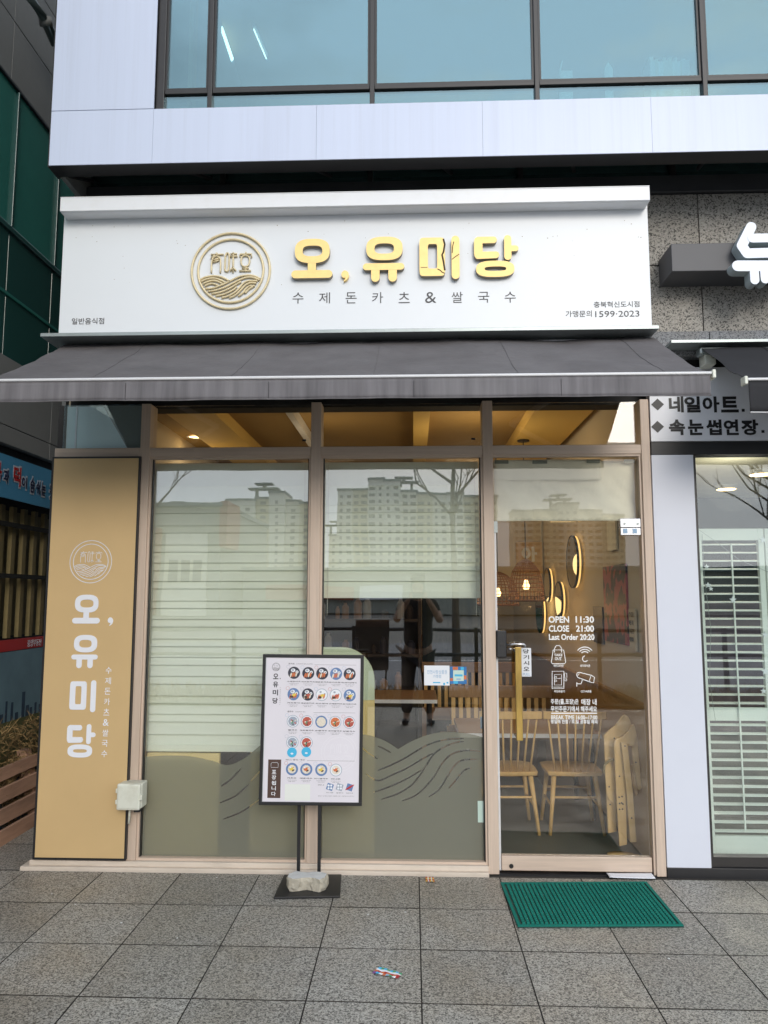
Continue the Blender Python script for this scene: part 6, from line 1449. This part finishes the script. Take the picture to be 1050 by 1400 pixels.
# bare street tree
def bare_tree(x, y, H_, label, seed):
    random.seed(seed); r = empty('bare_tree', (x, y, 0), label, 'tree'); M.setdefault('bark', mat('grey_bark', (.13, .10, .075), .95, var=.3, scale=8))
    b = MB(); b.tube([(x, y, -.1), (x + .03, y, 1.5), (x - .02, y, 3.0), (x + .03, y, H_)], .11, 8, .03); b.build('trunk', 'bark', r, smooth=True)
    b = MB()
    def grow(p, d, l, rad, dep):
        q = p + d * l * .5 + Vector((random.uniform(-.05, .05),) * 3) * l; e = p + d * l; b.tube([p, q, e], rad, 5, rad * .55)
        if dep:
            for k in range(random.choice((2, 3))):
                nd = (d + Vector((random.uniform(-.8, .8), random.uniform(-.6, .6), random.uniform(.0, .8)))).normalized(); grow(e if k == 0 else p + d * l * random.uniform(.4, .9), nd, l * random.uniform(.55, .8), rad * .55, dep - 1)
    for k in range(9):
        z = H_ * (.45 + .06 * k); a_ = random.uniform(0, 2 * PI); grow(Vector((x, y, z)), Vector((math.cos(a_), .5 * math.sin(a_), .75)).normalized(), 1.3, .038, 3)
    b.build('crown', 'bark', r)
bare_tree(.95, -13.5, 6.6, 'bare leafless street tree standing beyond the railing', 4)
bare_tree(-7.5, -14.5, 6, 'bare leafless street tree farther left along the road', 8)
bare_tree(9, -14.0, 6.4, 'bare leafless street tree farther right along the road', 12)
# low banner stand by the verge
vs_ = empty('banner_stand', (-.62, -6.6, 0), 'small dark upright board standing on the dry verge', 'sign')
bx('board', -.85, -.38, -6.62, -6.6, .45, 1.15, 'black', vs_); bx('purple_strip', -.85, -.38, -6.598, -6.59, 1.05, 1.15, 'brownp', vs_)
for x in (-.82, -.43): bx('leg', x, x + .025, -6.63, -6.6 - .0005, .0, .45, 'black', vs_)
g_b = MB(); random.seed(31)
for i in range(5200):
    x = random.uniform(-7, 6); y = random.uniform(-7.55, -6.25); h_ = random.uniform(.06, .22); a_ = random.uniform(0, 2 * PI)
    p = Vector((x, y, .025)); v = [g_b.bm.verts.new(c_) for c_ in (p + Vector((math.cos(a_), math.sin(a_), 0)) * .012, p - Vector((math.cos(a_), math.sin(a_), 0)) * .012, p + Vector((random.uniform(-.1, .1), random.uniform(-.1, .1), h_)))]; g_b.bm.faces.new(v)
o = g_b.build('dry_grass', 'straw'); tag(o, 'dry brown grass tufts on the verge', kind='stuff')

# ================================================================== THE PERSON TAKING THE PICTURE
def skin(name, verts, edges, radii, m, parent, sub=1):
    me = D.meshes.new(name); me.from_pydata([Vector(v) for v in verts], edges, []); o = D.objects.new(name, me); col.objects.link(o); WL[o.name] = Vector((0, 0, 0))
    s_ = o.modifiers.new('skin', 'SKIN'); s_.use_smooth_shade = True
    for i, d_ in enumerate(me.skin_vertices[0].data): d_.radius = radii[i] if isinstance(radii[i], tuple) else (radii[i], radii[i]); d_.use_root = (i == 0)
    u_ = o.modifiers.new('subdivision', 'SUBSURF'); u_.levels = sub; u_.render_levels = sub
    me.materials.append(M[m]); 
    if parent: o.parent = parent; o.location = -wl(parent)
    return o
M['skin'] = mat('skin', (.42, .26, .18), .6); M['tee'] = mat('black_tshirt', (.012, .012, .014), .9); M['trou'] = mat('black_trousers', (.014, .014, .018), .9); M['hair'] = mat('dark_hair', (.012, .010, .009), .7)
PX, PY = .03, -4.74
pe = empty('person', (PX, PY, 0), 'person in black t-shirt and trousers holding a phone up with both hands', 'person')
V = [(0, 0, .94), (0, .0, 1.12), (0, -.01, 1.34), (0, -.0, 1.45), (0, .02, 1.53), (0, .03, 1.60), (0, .03, 1.68)]
R_ = [(.11, .09), (.11, .085), (.13, .085), (.06, .055), (.055, .055), (.085, .095), (.075, .085)]
E_ = [(0, 1), (1, 2), (2, 3), (3, 4), (4, 5), (5, 6)]
for s_ in (-1, 1):
    n0 = len(V); V += [(s_ * .18, 0, 1.39), (s_ * .27, .10, 1.20), (s_ * .15, .30, 1.40), (s_ * .11, .36, 1.455)]; R_ += [.062, .047, .034, .03]; E_ += [(2, n0), (n0, n0 + 1), (n0 + 1, n0 + 2), (n0 + 2, n0 + 3)]
    n0 = len(V); V += [(s_ * .10, 0, .86), (s_ * .12, .01, .48), (s_ * .14, -.02, .09), (s_ * .15, .10, .04)]; R_ += [.095, .06, .042, .035]; E_ += [(0, n0), (n0, n0 + 1), (n0 + 1, n0 + 2), (n0 + 2, n0 + 3)]
W3 = lambda p: (PX + p[0], PY + p[1], p[2])
skin('body', [W3(p) for p in V], E_, R_, 'skin', pe, 2)
tv = [(0, 0, .84), (0, 0, 1.08), (0, -.005, 1.33), (0, 0, 1.44)]; tr = [(.20, .20), (.19, .19), (.20, .20), (.075, .07)]; te = [(0, 1), (1, 2), (2, 3)]
for s_ in (-1, 1): n0 = len(tv); tv += [(s_ * .18, 0, 1.385), (s_ * .245, .065, 1.26)]; tr += [.085, .078]; te += [(2, n0), (n0, n0 + 1)]
skin('t_shirt', [W3(p) for p in tv], te, tr, 'tee', pe, 2)
tv = [(0, 0, .93)]; tr = [(.19, .19)]; te = []
for s_ in (-1, 1): n0 = len(tv); tv += [(s_ * .10, 0, .82), (s_ * .12, .01, .48), (s_ * .14, -.02, .11)]; tr += [.108, .08, .07]; te += [(0, n0), (n0, n0 + 1), (n0 + 1, n0 + 2)]
skin('trousers', [W3(p) for p in tv], te, tr, 'trou', pe, 2)
for s_ in (-1, 1): skin('shoe', [W3(p) for p in ((s_ * .14, -.05, .045), (s_ * .15, .06, .042), (s_ * .16, .16, .035))], [(0, 1), (1, 2)], [(.045, .04), (.048, .04), (.04, .03)], 'black', pe, 2)
skin('hair', [W3(p) for p in ((0, .0, 1.66), (0, .02, 1.71), (0, -.03, 1.60))], [(0, 1), (0, 2)], [(.092, .1), (.085, .09), (.08, .07)], 'hair', pe, 2)
text_fit('shirt_print', 'WE WILL BE', PX - .09, PX + .09, 1.22, 1.24, PY + .135, 'vinyl', pe, frame=Matrix.Translation((2 * PX, 2 * (PY + .135), 0)) @ Matrix.Rotation(PI, 4, 'Z'))
for s_ in (-1, 1):   # fingers close on the phone, thumb on the near side
    for k in range(4):
        z = 1.485 + .018 * k - .02; skin('finger', [(PX + s_ * .10 - .03 * 0, PY + .37, z - .03), (PX + s_ * .098, PY + .395, z), (PX + s_ * .082, PY + .405, z + .008), (PX + s_ * .062, PY + .405, z + .01)], [(0, 1), (1, 2), (2, 3)], [.011, .0095, .0085, .0075], 'skin', pe)
    skin('thumb', [(PX + s_ * .10, PY + .34, 1.46), (PX + s_ * .085, PY + .355, 1.49), (PX + s_ * .06, PY + .372, 1.495)], [(0, 1), (1, 2)], [.014, .011, .009], 'skin', pe)
ph = empty('phone', (CP[0], CP[1] - .03, CP[2]), 'black phone held upright in both hands', 'phone')
bx('phone_body', PX - .078, PX + .078, PY + .378, PY + .388, 1.455, 1.53, 'black', ph, .003)
for i in range(3): b = MB(); b.tube([(PX - .06 + .0 , PY + .388, 1.515 - .016 * i), (PX - .06, PY + .3895, 1.515 - .016 * i)], .006, 10); b.build('camera_lens', 'darkbrown', ph)

for me_ in TXT.values(): D.meshes.remove(me_)
D.scenes.remove(TS)
